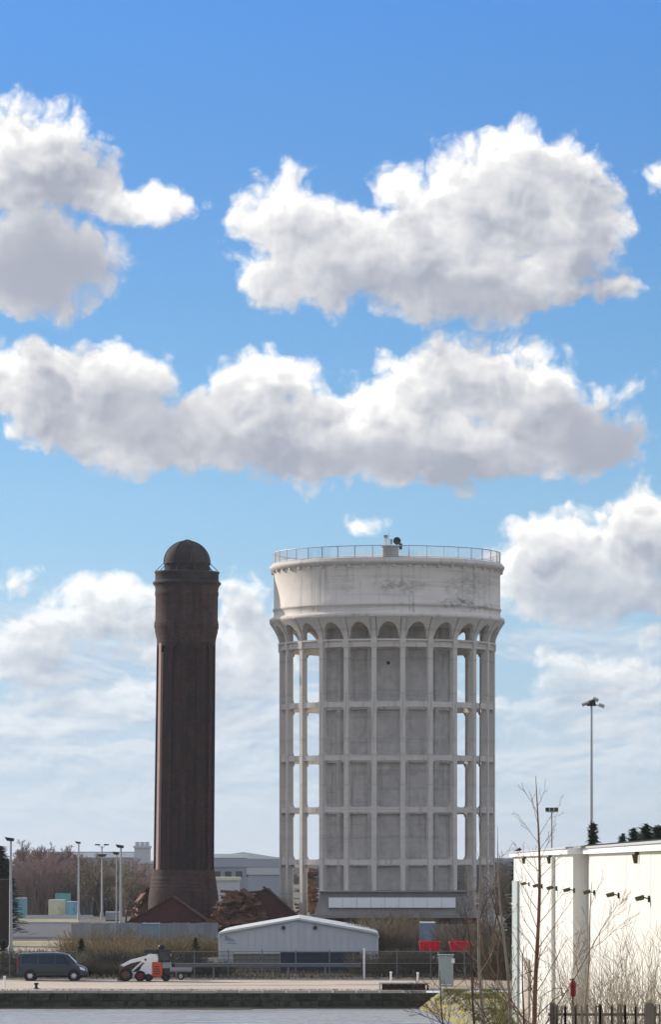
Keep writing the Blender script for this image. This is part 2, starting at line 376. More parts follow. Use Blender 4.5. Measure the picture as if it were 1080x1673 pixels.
M['quay'] = mat('quay_concrete', (0.55, 0.46, 0.365), 0.92, 0.2, 0.3, 8, world=True, stretch=(0.3, 1.2, 1), col2=(0.30, 0.26, 0.22), mask=(0.5, 0.60))
M['yard'] = mat('yard_dirt', (0.16, 0.14, 0.11), 0.95, 0.35, 0.3, 7, world=True, col2=(0.08, 0.085, 0.045))
M['sand'] = mat('pale_gravel', (0.40, 0.32, 0.23), 0.95, 0.2, 0.1, 7, world=True, col2=(0.25, 0.26, 0.10), mask=(0.52, 0.62))
M['asphalt'] = mat('asphalt', (0.10, 0.10, 0.115), 0.92, 0.15, 0.3, world=True)
M['grass'] = mat('winter_grass', (0.27, 0.235, 0.075), 0.95, 0.3, 0.5, 7, world=True, col2=(0.10, 0.115, 0.035))
M['mud'] = mat('wet_mud', (0.075, 0.062, 0.035), 0.6, 0.3, 0.8, 6, 0.03, 3, world=True)
M['hill'] = mat('far_woodland', (0.055, 0.075, 0.085), 1.0, 0.2, 0.004, world=True)  # distance haze put into the bluish colour
M['drygrass'] = mat('dry_grass_blades', (0.25, 0.19, 0.095), 0.95, 0.3, 0.3, rand=0.1)
M['greengrass'] = mat('green_grass_blades', (0.16, 0.165, 0.045), 0.95, 0.3, 0.3)
def water_mat():
    m = bpy.data.materials.new('dock_water'); m.use_nodes = True; b = NB(m.node_tree); bs = m.node_tree.nodes['Principled BSDF']
    p = b.new('ShaderNodeNewGeometry').outputs['Position']
    calm = b.smooth(b.noise(b.v('MULTIPLY', p, (0.10, 0.22, 1)), 1.0, 4, 0.6), 0.40, 0.62)
    b.put(bs.inputs['Base Color'], (0.42, 0.42, 0.42, 1)); b.put(bs.inputs['Roughness'], b.m('MULTIPLY_ADD', calm, 0.25, 0.20)); bs.inputs['IOR'].default_value = 1.33
    h = b.noise(b.v('MULTIPLY', p, (1.3, 2.2, 1)), 1.0, 5, 0.6)
    bn = b.new('ShaderNodeBump'); b.put(bn.inputs['Distance'], b.m('MULTIPLY_ADD', calm, 0.45, 0.20)); b.put(bn.inputs['Height'], h)
    b.put(bs.inputs['Normal'], bn.outputs[0]); return m
M['water'] = water_mat()

# ================================================================ ground, dock, water
def sheet(name, poly, z, m, loc0=None):
    mb = MB(); mb.add([(x, y, z) for x, y in poly], [tuple(range(len(poly)))]); return mb.build(name, m, kind='structure')
QY = 274.0
sheet('ground', [(-9000, QY+0.6), (9000, QY+0.6), (9000, 14000), (-9000, 14000)], 0.0, M['yard'])
SHORE = [(5.8, QY), (6.4, 266), (7.0, 259), (7.5, 247), (7.6, 235), (7.0, 215), (5.6, 185), (2.0, 140), (-10, 118), (-70, 112)]
land = SHORE+[(-70, -300), (400, -300), (400, QY+0.6), (5.8, QY+0.6)]
bank = MB()
# near bank: grass land round the right of the dock, raised near the camera
xs = [-70+i*2.5 for i in range(60)]+[90, 120, 200, 400]; ys = [-300, -150, -60, 0, 40, 80]+[100+j*2.5 for j in range(70)]+[QY+0.6]
def inside(x, y, poly):
    c = False; n = len(poly)
    for i in range(n):
        x1, y1 = poly[i]; x2, y2 = poly[(i+1) % n]
        if (y1 > y) != (y2 > y) and x < (x2-x1)*(y-y1)/(y2-y1)+x1: c = not c
    return c
def shore_dist(x, y):
    best = 1e9; P = Vector((x, y))
    for (x1, y1), (x2, y2) in zip(SHORE, SHORE[1:]):
        a = Vector((x1, y1)); d = Vector((x2, y2))-a; t = max(0, min(1, (P-a).dot(d)/d.length_squared)); best = min(best, (P-a-d*t).length)
    return best if inside(x, y, land) else -best
def land_z(x, y):
    d = shore_dist(x, y)
    z = max(-2.0, min(0.0, (d-1.1)*0.75 if d < 1.1 else 0.0))
    if d < 0: z = max(-3.0, -0.825+d*0.9)
    up = max(0.0, min(1.0, (160-y)/45.0)); up = up*up*(3-2*up)
    z += 2.6*up*max(0.0, min(1.0, d/6.0))
    if d > 0.4: z += 0.05*mnoise.noise(Vector((x*0.4, y*0.3, 0)))
    if y > QY-1.0: z = min(z, -0.02) if d > 1 else z
    return z
xs = [x for x in xs if not (2 < x < 12)]+[2+0.4*i for i in range(26)]; xs.sort()
vs = [(x, y, land_z(x, y)) for y in ys for x in xs]; nx = len(xs)
bank.add(vs, [(j*nx+i, j*nx+i+1, (j+1)*nx+i+1, (j+1)*nx+i) for j in range(len(ys)-1) for i in range(nx-1)], True)
bank.build('grassy_bank', M['grass'], kind='structure', fix=False)
mb = MB(); mb.add([(-900, -400, -1.10), (30, -400, -1.10), (30, QY+0.3, -1.10), (-900, QY+0.3, -1.10)], [(0, 1, 2, 3)]); mb.build('water', M['water'], kind='structure')
sheet('dock_bed', [(-900, -400), (60, -400), (60, QY+2), (-900, QY+2)], -3.2, M['mud'])
# quay strip, wall and coping
sheet('quay_paving', [(-200, QY+0.75), (6.0, QY+0.75), (6.0, 299.5), (-200, 299.5)], 0.012, M['quay'])
sheet('gravel_verge', [(6.0, 279), (60, 279), (60, 299.5), (6.0, 299.5)], 0.008, M['sand'])
qw = MB(); qw.box(-200, 11.0, QY+0.18, QY+0.6, -3.0, -0.14); qw = qw.build('quay_wall', M['stone'], kind='structure')
rnd = random.Random(3)
cop = MB().box(-0.73, 0.73, 0, 0.74, -0.15, 0.03).mesh('coping_stone', M['coping'])
for i in range(19):
    link('coping_stone', cop, qw, (-21.6+i*1.5, QY, rnd.uniform(-0.008, 0.008)))
sts = [MB().box(-w_, w_, -0.02, 0.17, 0.01, 0.44).mesh('stone', M['stone']) for w_ in (0.56, 0.44, 0.66)]
for r in range(3):
    x = -21.9
    while x < 5.3:
        k = rnd.randrange(3); w_ = (0.56, 0.44, 0.66)[k]
        link('stone', sts[k], qw, (x+w_+0.02, QY+rnd.uniform(0.02, 0.09), -0.17-0.46*(r+1))); x += 2*w_+0.04
MB().box(-200, -22.3, QY, QY+0.17, -1.6, 0.02).build('quay_face', M['stone'], kind='structure')
# mud showing at the foot of the wall
mud = MB(); n = 90; vs = []
for i in range(n+1):
    x = -24+i*30.5/n
    w_ = 2.0+1.3*mnoise.noise(Vector((x*0.22, 3.1, 0)))+0.5*mnoise.noise(Vector((x*1.1, 7, 0)))
    if -11.8 < x < -5.0: w_ += 1.7
    if -3.6 < x < 6: w_ -= 0.9
    vs += [(x, QY+0.1, -0.98), (x, QY-0.4*w_, -1.04), (x, QY-max(w_, 0.4)*1.35, -1.16)]
mud.add(vs, [(3*i+j, 3*i+3+j, 3*i+4+j, 3*i+1+j) for i in range(n) for j in (0, 1)], True)
mud.build('mud_bank', M['mud'], kind='structure')
# yards further back on the left
sheet('gravel_yard', [(PX(-60, 420), 386), (PX(120, 420), 386), (PX(150, 420), 452), (PX(-60, 420), 452)], 0.008, M['sand'])
sheet('car_park', [(PX(-80, 500), 458), (PX(118, 500), 458), (PX(118, 560), 575), (PX(-80, 560), 575)], 0.008, M['asphalt'])
sheet('access_road', [(PX(-80, 620), 600), (PX(140, 620), 600), (PX(140, 660), 650), (PX(-80, 660), 650)], 0.012, M['sand'])
# hills on the horizon
hl = MB(); n = 160; vs = []
for i in range(n+1):
    x = -1500+3000*i/n; D = 5200
    px = x/D*F+CXP
    h = 8.1+(6+5*mnoise.noise(Vector((px*0.008, 1.3, 0)))+2.0*mnoise.noise(Vector((px*0.04, 5, 0))))/F*D
    if 330 < px < 470: h += (13+3*math.sin(px*0.07))*D/F*min(1, (px-330)/40, (470-px)/40)
    vs += [(x, D-500, -1), (x, D, h*0.8), (x, D+300, h), (x, D+900, -1)]
hl.add(vs, [(4*i+j, 4*i+4+j, 4*i+5+j, 4*i+1+j) for i in range(n) for j in (0, 1, 2)], True)
hl.build('hills', M['hill'], kind='structure')
M['roofsheet'] = mat('grey_green_roof_sheet', (0.22, 0.23, 0.20), 0.7, 0.15, 0.6)
M['olive'] = mat('olive_housing', (0.07, 0.065, 0.03), 0.6, 0.2, 5)
M['greengrey'] = mat('grey_green_paint', (0.34, 0.40, 0.38), 0.55, 0.1, 1.0)
M['taupe'] = mat('taupe_door', (0.36, 0.31, 0.26), 0.7, 0.1, 1.0)
M['paling'] = mat('weathered_paling', (0.16, 0.145, 0.13), 0.9, 0.35, 2.0, rand=0.3)
M['redbark'] = mat('reddish_bark', (0.14, 0.075, 0.05), 0.8, 0.35, 6, col2=(0.19, 0.12, 0.07))
M['hedge'] = mat('olive_hedge_twigs', (0.13, 0.115, 0.08), 0.95, 0.3, 0.6, rand=0.2)
M['midtwig'] = mat('grey_brown_twigs', (0.15, 0.115, 0.09), 0.95, 0.3, 1.0, rand=0.2)
M['barrier'] = mat('dull_barrier_steel', (0.17, 0.18, 0.19), 0.6, 0.15, 1.0)
M['farwood'] = mat('far_wood_twigs', (0.10, 0.085, 0.075), 1.0, 0.35, 0.02, world=True)

# ================================================================ concrete water tower
TD = 514.0; TX = PX(632.5, TD)
tower = thing('water_tower', 'wide round concrete water tower with a pale drum tank on tall arched columns', 'water tower', (TX, TD, 0))
NC = 24; RO = 13.0; S15 = 2*math.pi/NC
LV = [34.0, 26.85, 20.6, 14.5, 8.35]                       # ring beam centres
def flare(z):
    """outer radius of the bracket zone under the tank"""
    t = max(0.0, min(1.0, (z-34.3)/2.7)); return RO-0.12+1.2*(t**1.7)
# tank drum
mb = MB(); mb.lathe([(14.05, 37.05), (14.12, 37.15), (14.12, 37.42), (13.98, 37.5), (13.72, 37.62), (13.62, 37.8), (13.60, 38.35), (13.74, 38.42), (13.74, 38.62), (13.60, 38.7),
                     (13.60, 43.0), (13.66, 43.1)], 144)
mb.lathe([(14.05, 37.05), (11.5, 36.9), (8.2, 36.2), (0.0, 35.8)], 96)
mb.build('tank', M['tank'], tower, fix=False)
mb = MB(); mb.lathe([(13.66, 43.08), (13.92, 43.2), (14.1, 43.45), (14.12, 43.7), (13.9, 43.74), (13.9, 43.95), (13.5, 44.0), (9, 44.6), (0.0, 44.9)], 144)
mb.build('cornice', M['concrete'], tower, fix=False)
blk = MB().box(-0.16, 0.13, -13.92, -13.6, 42.86, 43.14).mesh('cornice_block', M['concrete'])
for i in range(48): link('cornice_block', blk, tower, rz=i*2*math.pi/48+0.05)
# columns: deep fins with a bracket that flares under the tank
col = MB()
prof = [(-RO, 0.0), (-RO, 34.3)]+[(-flare(34.3+2.7*i/8)-0.14, 34.3+2.7*i/8) for i in range(1, 9)]+[(-13.9, 37.04), (-12.35, 37.0), (-12.3, 0.0)]
col.prism([(a, b) for a, b in prof], -0.28, 0.28, axis='x')
colm = col.mesh('column', M['concrete'])
cap = MB().box(-0.36, 0.36, -13.12, -12.15, 33.55, 34.45).mesh('column_cap', M['concrete'])
for i in range(NC):
    c = link('column', colm, tower, rz=(i+0.5)*S15)
    link('column_cap', cap, c)
# ring beams with haunched corners in each bay
hb = S15/2
for lv in LV:
    mb = MB(); h = 0.31 if lv < 33 else 0.42
    mb.lathe([(RO-0.14, lv-h), (RO-0.14, lv+h), (RO-0.85, lv+h), (RO-0.85, lv-h)], 96, closed=True, smooth=False)
    if lv > 33: mb.lathe([(RO-0.05, lv+h-0.2), (RO+0.10, lv+h-0.12), (RO+0.10, lv+h+0.08), (RO-0.16, lv+h+0.10), (RO-0.16, lv+h-0.2)], 96, closed=True, smooth=False)
    for i in range(NC):
        for sg in (-1, 1):
            for up in ((-1, 1) if lv < 33 else (-1,)):
                w_ = 0.38
                tri = []
                for (dx, dz) in ((0, 0), (w_, 0), (w_*0.32, up*w_*0.32), (0, up*w_)):
                    ang = i*S15+sg*(hb-(0.27+dx)/RO); tri.append((ang, lv+up*(h-0.01)+dz))
                vs = [(r*math.sin(a), -r*math.cos(a), z) for r in (RO-0.16, RO-0.8) for a, z in tri]
                mb.add(vs, [(0, 1, 2, 3), (7, 6, 5, 4), (0, 4, 5, 1), (1, 5, 6, 2), (2, 6, 7, 3), (3, 7, 4, 0)])
    mb.build('ring_beam', M['concrete'], tower)
# arches between the brackets
ar = MB(); nu = 20; nv = 8; a_w = hb-0.33/RO
for side, dr in ((0, 0.0), (1, -0.55)):
    vs = []
    for i in range(nu+1):
        a = -a_w+2*a_w*i/nu; u = a/a_w
        zb = 34.42+2.05*math.sqrt(max(0.0, 1-(u/0.93)**2)) if abs(u) < 0.93 else 34.42
        for j in range(nv+1):
            z = zb+(37.04-zb)*j/nv; r = flare(z)+dr
            vs.append((r*math.sin(a), -r*math.cos(a), z))
    ar.add(vs, [(i*(nv+1)+j, (i+1)*(nv+1)+j, (i+1)*(nv+1)+j+1, i*(nv+1)+j+1) for i in range(nu) for j in range(nv)], side == 0)
    if side == 0: first = [vs[i*(nv+1)] for i in range(nu+1)]
    else: second = [vs[i*(nv+1)] for i in range(nu+1)]
ar.add(first+second, [(i, i+1, nu+2+i, nu+1+i) for i in range(nu)])
arm = ar.mesh('arch', M['concrete'], fix=False)
for i in range(NC): link('arch', arm, tower, rz=i*S15)
# central shaft with its own ribs, rings and recessed panels
mb = MB(); mb.lathe([(7.75, 0.0), (7.75, 36.4)], 72); shaft = mb.build('central_shaft', M['core'], tower, fix=False)
rib = MB().box(-0.30, 0.30, -8.3, -7.6, 0, 36.3).mesh('shaft_rib', M['core'])
for i in range(12): link('shaft_rib', rib, shaft, rz=(i+0.5)*math.pi/6)
for lv in LV: MB().lathe([(7.7, lv-0.45), (8.15, lv-0.45), (8.15, lv+0.45), (7.7, lv+0.45)], 72, smooth=False).build('shaft_ring', M['core'], shaft, fix=False)
# dark vent hole on the shaft
MB().tube((0.05, -7.9, 31.9), (0.05, -7.6, 31.9), 0.22, n=12).build('vent', M['darkmetal'], shaft)
# railing on the rim
rail = MB(); zr = 43.98
rail.lathe([(13.56, zr+1.32), (13.64, zr+1.32), (13.64, zr+1.40), (13.56, zr+1.40)], 120, closed=True)
rail.lathe([(13.57, zr+0.10), (13.62, zr+0.10), (13.62, zr+0.15), (13.57, zr+0.15)], 120, closed=True)
rl = rail.build('railing', M['galv'], tower, fix=False)
post = MB().box(-0.035, 0.035, -13.66, -13.58, zr-0.1, zr+1.4).mesh('post', M['galv'])
for i in range(40): link('post', post, rl, rz=i*math.pi/20+0.02)
bal = MB()
for i in range(480):
    a = i*2*math.pi/480; bal.tube((13.6*math.sin(a), -13.6*math.cos(a), zr+0.1), (13.6*math.sin(a), -13.6*math.cos(a), zr+1.33), 0.017, n=3, cap=False)
bal.build('baluster', M['galv'], rl, fix=False, kind='stuff')
# stair head on the roof with its aerials
hx = 0.25; hy = -12.6
hd = MB().box(hx-0.92, hx+0.92, hy-0.9, hy+0.9, 43.9, 45.25).build('roof_housing', M['concrete'], tower)
MB().box(hx-1.12, hx+1.12, hy-1.05, hy+1.05, 45.25, 45.34).build('housing_roof', M['concrete'], hd)
MB().box(hx-0.78, hx-0.34, hy-0.25, hy+0.15, 45.34, 46.3).build('aerial_cabinet', M['white'], hd)
MB().box(hx-0.80, hx-0.32, hy-0.28, hy+0.18, 46.32, 46.62).build('cabinet_cap', M['greyblue'], hd)
MB().tube((hx-0.2, hy, 45.3), (hx-0.2, hy, 47.0), 0.03, n=6).build('whip_aerial', M['galv'], hd)
mb = MB(); mb.tube((hx+0.08, hy, 45.3), (hx+0.08, hy, 46.1), 0.05, n=6); mb.box(hx-0.06, hx+0.22, hy-0.12, hy+0.12, 45.55, 46.15); mb.build('panel_aerial', M['galv'], hd)
mb = MB(); mb.lathe([(0.0, 0), (0.25, 0.03), (0.42, 0.14), (0.45, 0.2), (0.42, 0.2), (0.2, 0.1), (0, 0.06)], 20)
d_ = mb.build('dish', M['darkmetal'], hd, loc=(hx+0.75, hy-0.35, 45.92)); d_.rotation_euler = (R_(95), 0, 0)
mb = MB(); mb.tube((hx+0.75, hy-0.2, 45.3), (hx+0.75, hy-0.2, 46.1), 0.05, n=6); mb.build('dish_mast', M['darkmetal'], hd)
mb = MB(); mb.box(hx+0.98, hx+1.35, hy-0.75, hy-0.4, 44.9, 45.6); mb.build('junction_box', M['darkmetal'], hd)
# lightning conductor down one of the columns
MB().tube((RO*math.sin(0.98)+0.12, -RO*math.cos(0.98)-0.10, 2), (RO*math.sin(0.98)+0.12, -RO*math.cos(0.98)-0.10, 33), 0.05, n=5).build('conductor', M['darkmetal'], tower)

# low block wrapped round the tower's foot
PD = 498.0
foot = thing('pump_house', 'low dark block at the foot of the concrete tower with a long white panel', 'building', (PX(645, PD), PD, 0))
wl = PX(517, PD)-PX(645, PD); wr = PX(770, PD)-PX(645, PD)
mb = MB(); zt = PZ(1457.5, PD); zb_ = 2.2
mb.add([(wl-0.3, 0.0, zb_), (wr+1.4, 0.0, zb_), (wr+1.4, 14, zb_), (wl-0.3, 14, zb_), (wl+0.5, 0.9, zt), (wr-0.6, 0.9, zt), (wr-0.6, 13, zt), (wl+0.5, 13, zt)],
       [(0,3,2,1),(4,5,6,7),(0,1,5,4),(1,2,6,5),(2,3,7,6),(3,0,4,7)])
mb.build('upper_wall', M['plinth'], foot)
MB().box(wl+0.2, wr-0.1, 0.25, 13.4, zt, zt+0.16).build('coping', M['plinth'], foot)
MB().box(wl-0.7, wr+1.8, -0.35, 14.3, zb_-0.35, zb_).build('ledge', M['plinth'], foot)
MB().box(wl+4.5, wr+1.0, 0.4, 13.5, 0.0, zb_-0.35).build('lower_wall', M['brownwall'], foot)
px0 = PX(537, PD)-PX(645, PD); px1 = PX(745, PD)-PX(645, PD); npan = 9
z0 = PZ(1483, PD); z1 = PZ(1466.5, PD)
for i in range(npan):
    a = px0+(px1-px0)*i/npan; b_ = px0+(px1-px0)*(i+1)/npan-0.03
    MB().box(a, b_, -0.12-0.004*(i % 2), 0.3, z0, z1).build('white_panel', M['white'], foot)

# ================================================================ brick tower
BD = 522.0; BX = PX(298.8, BD); bs_ = F/BD
bt = thing('brick_water_tower', 'slender soot dark brick water tower with a domed cap', 'water tower', (BX, BD, 0)); bt.rotation_euler = (0, R_(0.62), 0)
def bz(y): return EYE+(HY-y)/bs_
def br(half): return half/bs_
RS = br(48.3); 
# tapering shaft (recessed face) and pilasters
def rs(z):
    t = (bz(1050)-z)/(bz(1050)-bz(1425)); return RS+(br(49.8)-RS)*t
zt = bz(1056); zb_ = bz(1424)
mb = MB(); mb.lathe([(rs(zb_)-0.32, zb_-0.4), (rs(zt)-0.32, zt+0.5)], 72); mb.build('shaft', M['brick'], bt, fix=False)
NP = 12
for i in range(NP):
    a = R_(-61)+i*2*math.pi/NP
    hw = 0.30
    vs = []
    for z in (zb_-0.3, zt+0.3):
        r = rs(z)
        for (dx, rr) in ((-hw, r-0.5), (-hw, r-0.03), (hw, r-0.03), (hw, r-0.5)):
            vs.append((rr*math.sin(a)+dx*math.cos(a), -rr*math.cos(a)+dx*math.sin(a), z))
    MB().add(vs, [(0, 1, 5, 4), (1, 2, 6, 5), (2, 3, 7, 6), (3, 0, 4, 7)]).build('pilaster', M['sunlit_pilaster'] if i in (0,) else M['brick'], bt)  # first pilaster takes the paler brick that imitates sun on it
# small arches joining the pilasters at the top
for i in range(NP):
    a0 = R_(-61)+(i+0.5)*2*math.pi/NP; aw = math.pi/NP-hw/RS
    vs = []; nu = 10
    for k in range(nu+1):
        u = -1+2*k/nu; a = a0+aw*u; zl = zt-0.9+0.95*math.sqrt(max(0, 1-u*u))
        for (rr, z) in ((RS-0.4, zl), (RS-0.02, zl), (RS-0.02, zt+0.4)): vs.append((rr*math.sin(a), -rr*math.cos(a), z))
    MB().add(vs, [(3*k+j, 3*k+3+j, 3*k+4+j, 3*k+1+j) for k in range(nu) for j in (0, 1)]).build('pilaster_arch', M['brick'], bt)
# head of the tower
mb = MB(); mb.lathe([(RS-0.05, zt), (RS+0.0, bz(1046)), (br(51.5), bz(1032)), (br(51.5), bz(1029)), (br(52.8), bz(1026)), (br(52.8), bz(1019)), (br(52.2), bz(1017)),
                     (br(51.2), bz(1012)), (br(51.2), bz(975)), (br(52.2), bz(973)), (br(52.2), bz(968)), (br(51.4), bz(966)), (br(51.8), bz(961)), (br(53.0), bz(957.5))], 72)
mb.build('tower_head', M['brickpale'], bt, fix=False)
mb = MB(); mb.lathe([(br(53.0), bz(957.5)), (br(55.6), bz(955)), (br(56.2), bz(952.5)), (br(53.5), bz(950.5)), (br(52.2), bz(949))], 72); mb.build('cornice', M['lead'], bt, fix=False)
mb = MB(); mb.lathe([(br(52.0), bz(950)), (br(52.0), bz(938)), (br(53.2), bz(937)), (br(53.2), bz(934.5)), (br(51), bz(934)), (br(37), bz(933.6))], 72); mb.build('parapet', M['lead'], bt, fix=False)
mb = MB(); mb.lathe([(br(37.2), bz(934)), (br(37.2), bz(923)), (br(38.8), bz(922)), (br(38.8), bz(919.8)), (br(38), bz(919.5))], 64); mb.build('dome_drum', M['lead'], bt, fix=False)
prof = [(br(38)*math.cos(t), bz(920)+(bz(884)-bz(920))*math.sin(t)) for t in [i*math.pi/2/16 for i in range(17)]]
mb = MB(); mb.lathe(prof, 64); dome = mb.build('dome', M['lead'], bt, fix=False)
for i in range(8):
    a = i*math.pi/4+0.2; d2 = MB()
    pts = [((r+0.03)*math.sin(a), -(r+0.03)*math.cos(a), z+0.03) for r, z in prof]
    for p_, q_ in zip(pts, pts[1:]): d2.tube(p_, q_, 0.06, n=5, cap=False)
    d2.build('dome_rib', M['lead'], dome, fix=False)
mb = MB(); mb.lathe([(0.5, bz(884.6)), (0.42, bz(882.5)), (0.15, bz(881.6)), (0.0, bz(881))], 16); mb.build('finial', M['lead'], bt, fix=False)
for i in range(10):
    a = i*math.pi/5+R_(90)
    MB().tube((br(38.5)*math.sin(a), -br(38.5)*math.cos(a), bz(921)), (br(51.8)*math.sin(a), -br(51.8)*math.cos(a), bz(934)), 0.045, n=5).build('stay_rod', M['darkmetal'], bt)
# stepped, battered foot
prof = [(br(50.5), bz(1421)), (br(51), bz(1424)), (br(52.2), bz(1431))]
for k, y in enumerate((1434, 1440, 1446, 1452)): prof += [(br(52.2+k*0.9), bz(y)), (br(52.9+k*0.9), bz(y+1.0)), (br(53.2+k*0.9), bz(y+4.2))]
prof += [(br(57), bz(1463)), (br(57.5), bz(1472)), (br(57.5), 0.0)]
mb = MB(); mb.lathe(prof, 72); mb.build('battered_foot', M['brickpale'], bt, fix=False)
MB().box(-0.42, 0.42, -br(57.5)-0.06, -br(57.5)+0.4, 1.8, 3.5).build('window', M['glass'], bt)

# ================================================================ low sheds and scrap at the towers' feet
def gable_shed(name, label, px0, px1, yapex, yeave, D, depth, wallm, roofm, apex=None, over=0.25, rnd_eave=0.0, z0=0.0, nsheet=0):
    x0 = PX(px0, D); x1 = PX(px1, D); xa = PX(apex, D) if apex else (x0+x1)/2; cx = (x0+x1)/2
    t = thing(name, label, 'building', (cx, D, 0))
    ze = PZ(yeave, D); za = PZ(yapex, D); x0 -= cx; x1 -= cx; xa -= cx
    def zroof(x): return ze+(za-ze)*((x-x0)/(xa-x0) if x < xa else (x1-x)/(x1-xa))
    if nsheet:
        for i in range(nsheet):
            a = x0+(x1-x0)*i/nsheet; b_ = x0+(x1-x0)*(i+1)/nsheet-0.015; pr = 0.02 if i % 2 else 0.0
            MB().prism([(a, z0), (b_, z0), (b_, zroof(b_)-0.05)]+([(xa, za-0.05)] if a < xa < b_ else [])+[(a, zroof(a)-0.05)], -pr, 0.08).build('wall_sheet', wallm, t)
        MB().prism([(x0+0.1, z0), (x1-0.1, z0), (x1-0.1, ze-0.1), (xa, za-0.15), (x0+0.1, ze-0.1)], 0.1, depth).build('wall', wallm, t)
    else:
        MB().prism([(x0, z0), (x1, z0), (x1, ze-0.03), (xa, za-0.06), (x0, ze-0.03)], 0.0, depth).build('wall', wallm, t)
    for (a, b_) in ((x0-over, xa), (xa, x1+over)):
        n = 6; za_, zb__ = zroof(a), zroof(b_)
        for i in range(n):
            u0 = a+(b_-a)*i/n; u1 = a+(b_-a)*(i+1)/n-0.01; h0 = zroof(u0); h1 = zroof(u1)
            MB().prism([(u0, h0), (u1, h1), (u1, h1+0.12), (u0, h0+0.12)], -over, depth+over).build('roof_sheet', roofm, t)
    return t
gable_shed('maroon_shed', 'dark maroon shed with a low pitched roof at the brick tower base, left side', 200, 345, 1466, 1511, 505, 9, M['maroon'], M['maroon'], apex=282)
gable_shed('maroon_shed', 'dark maroon shed with a hump backed roof between the two towers', 348, 486, 1453, 1497, 500, 10, M['maroon'], M['maroon'], apex=436)
# rusty scrap behind
def scrap_heap(label, px0, px1, ytop, D, n, seed, group=None):
    r = random.Random(seed); x0 = PX(px0, D); x1 = PX(px1, D); cx = (x0+x1)/2; w_ = (x1-x0)/2; H = PZ(ytop, D)
    t = thing('scrap_heap', label, 'scrap heap', (cx, D, 0)); mb = MB(); vs = []; nn = 18
    for j in range(6):
        for i in range(nn+1):
            u = -1+2*i/nn; v = -1+2*j/5
            h = H*0.86*max(0.05, (1-abs(u)**2.2))*(1-v*v*0.75)+0.5*mnoise.noise(Vector((u*4+seed, v*3, 0)))
            vs.append((u*w_, v*4, max(0, h)))
    mb.add(vs, [(j*(nn+1)+i, j*(nn+1)+i+1, (j+1)*(nn+1)+i+1, (j+1)*(nn+1)+i) for j in range(5) for i in range(nn)])
    mb.build('heap_core', M['rust'], t, fix=False)
    ms = [MB().box(-l/2, l/2, -0.11, 0.11, -0.13, 0.13).mesh('beam', M['rust']) for l in (0.9, 1.5, 2.2)]
    pl = [MB().box(-0.9, 0.9, -0.5, 0.5, -0.03, 0.03).mesh('plate', M['rust'])]
    for k in range(n):
        u = r.uniform(-0.95, 0.95); hh = H*0.9*(1-abs(u)**2.2)
        o = link('beam' if k % 4 else 'plate', (r.choice(ms) if k % 4 else pl[0]), t, (u*w_, r.uniform(-4.0, -1), hh*r.uniform(0.35, 1.02)))
        o.rotation_euler = (r.uniform(-0.4, 0.4), r.choice((r.uniform(-0.15, 0.15), r.uniform(-0.25, 0.25), r.uniform(-0.9, 0.9))), r.uniform(-0.9, 0.9))
    return t
scrap_heap('brown rusty heap showing over the ridge of the hump backed shed', 395, 462, 1442, 520, 60, 33)
scrap_heap('rusty heap of beams piled against the left side of the hump backed maroon shed', 346, 432, 1443, 497, 150, 4)
scrap_heap('small rusty heap left of the brick tower foot', 214, 262, 1446, 531, 34, 9)
scrap_heap('rusty orange heap seen through the left columns of the concrete tower', 490, 523, 1404, 560, 40, 15)
scrap_heap('long rusty heap right of the concrete tower behind bare trees', 776, 840, 1425, 560, 60, 21)

# ---- pale grey sheet fence behind the yard
def sheet_fence(name, label, px0, px1, D, ytop, n, m, gap=0.02):
    x0 = PX(px0, D); x1 = PX(px1, D); t = thing(name, label, 'fence', ((x0+x1)/2, D, 0)); w_ = (x1-x0)/n; zt = PZ(ytop, D)
    mm = MB()
    k = 8
    for i in range(k): mm.box(-w_/2+gap/2+(w_-gap)*i/k, -w_/2+gap/2+(w_-gap)*(i+0.55)/k, -0.03, 0.0, 0, zt); 
    mm.box(-w_/2+gap/2, w_/2-gap/2, 0.0, 0.03, 0, zt); me = mm.mesh('fence_sheet', m)
    pm = MB().box(-0.05, 0.05, 0.03, 0.13, 0, zt+0.06).mesh('post', M['galv'])
    for i in range(n):
        link('fence_sheet', me, t, (x0-(x0+x1)/2+(i+0.5)*w_, 0, rnd.uniform(-0.04, 0.04)))
        if i % 2 == 0: link('post', pm, t, (x0-(x0+x1)/2+i*w_, 0, 0))
    return t
sheet_fence('sheet_fence', 'pale grey corrugated sheet fence in front of the brick tower', 188, 356, 396, 1508, 14, M['greyfence'])
sheet_fence('sheet_fence', 'dull grey sheet fence between the car park and the brick tower yard', 116, 190, 452, 1508, 7, M['greyfence'])
sheet_fence('sheet_fence', 'dark grey boarding below the pump house on the right', 630, 792, 430, 1510, 16, M['plinth'])
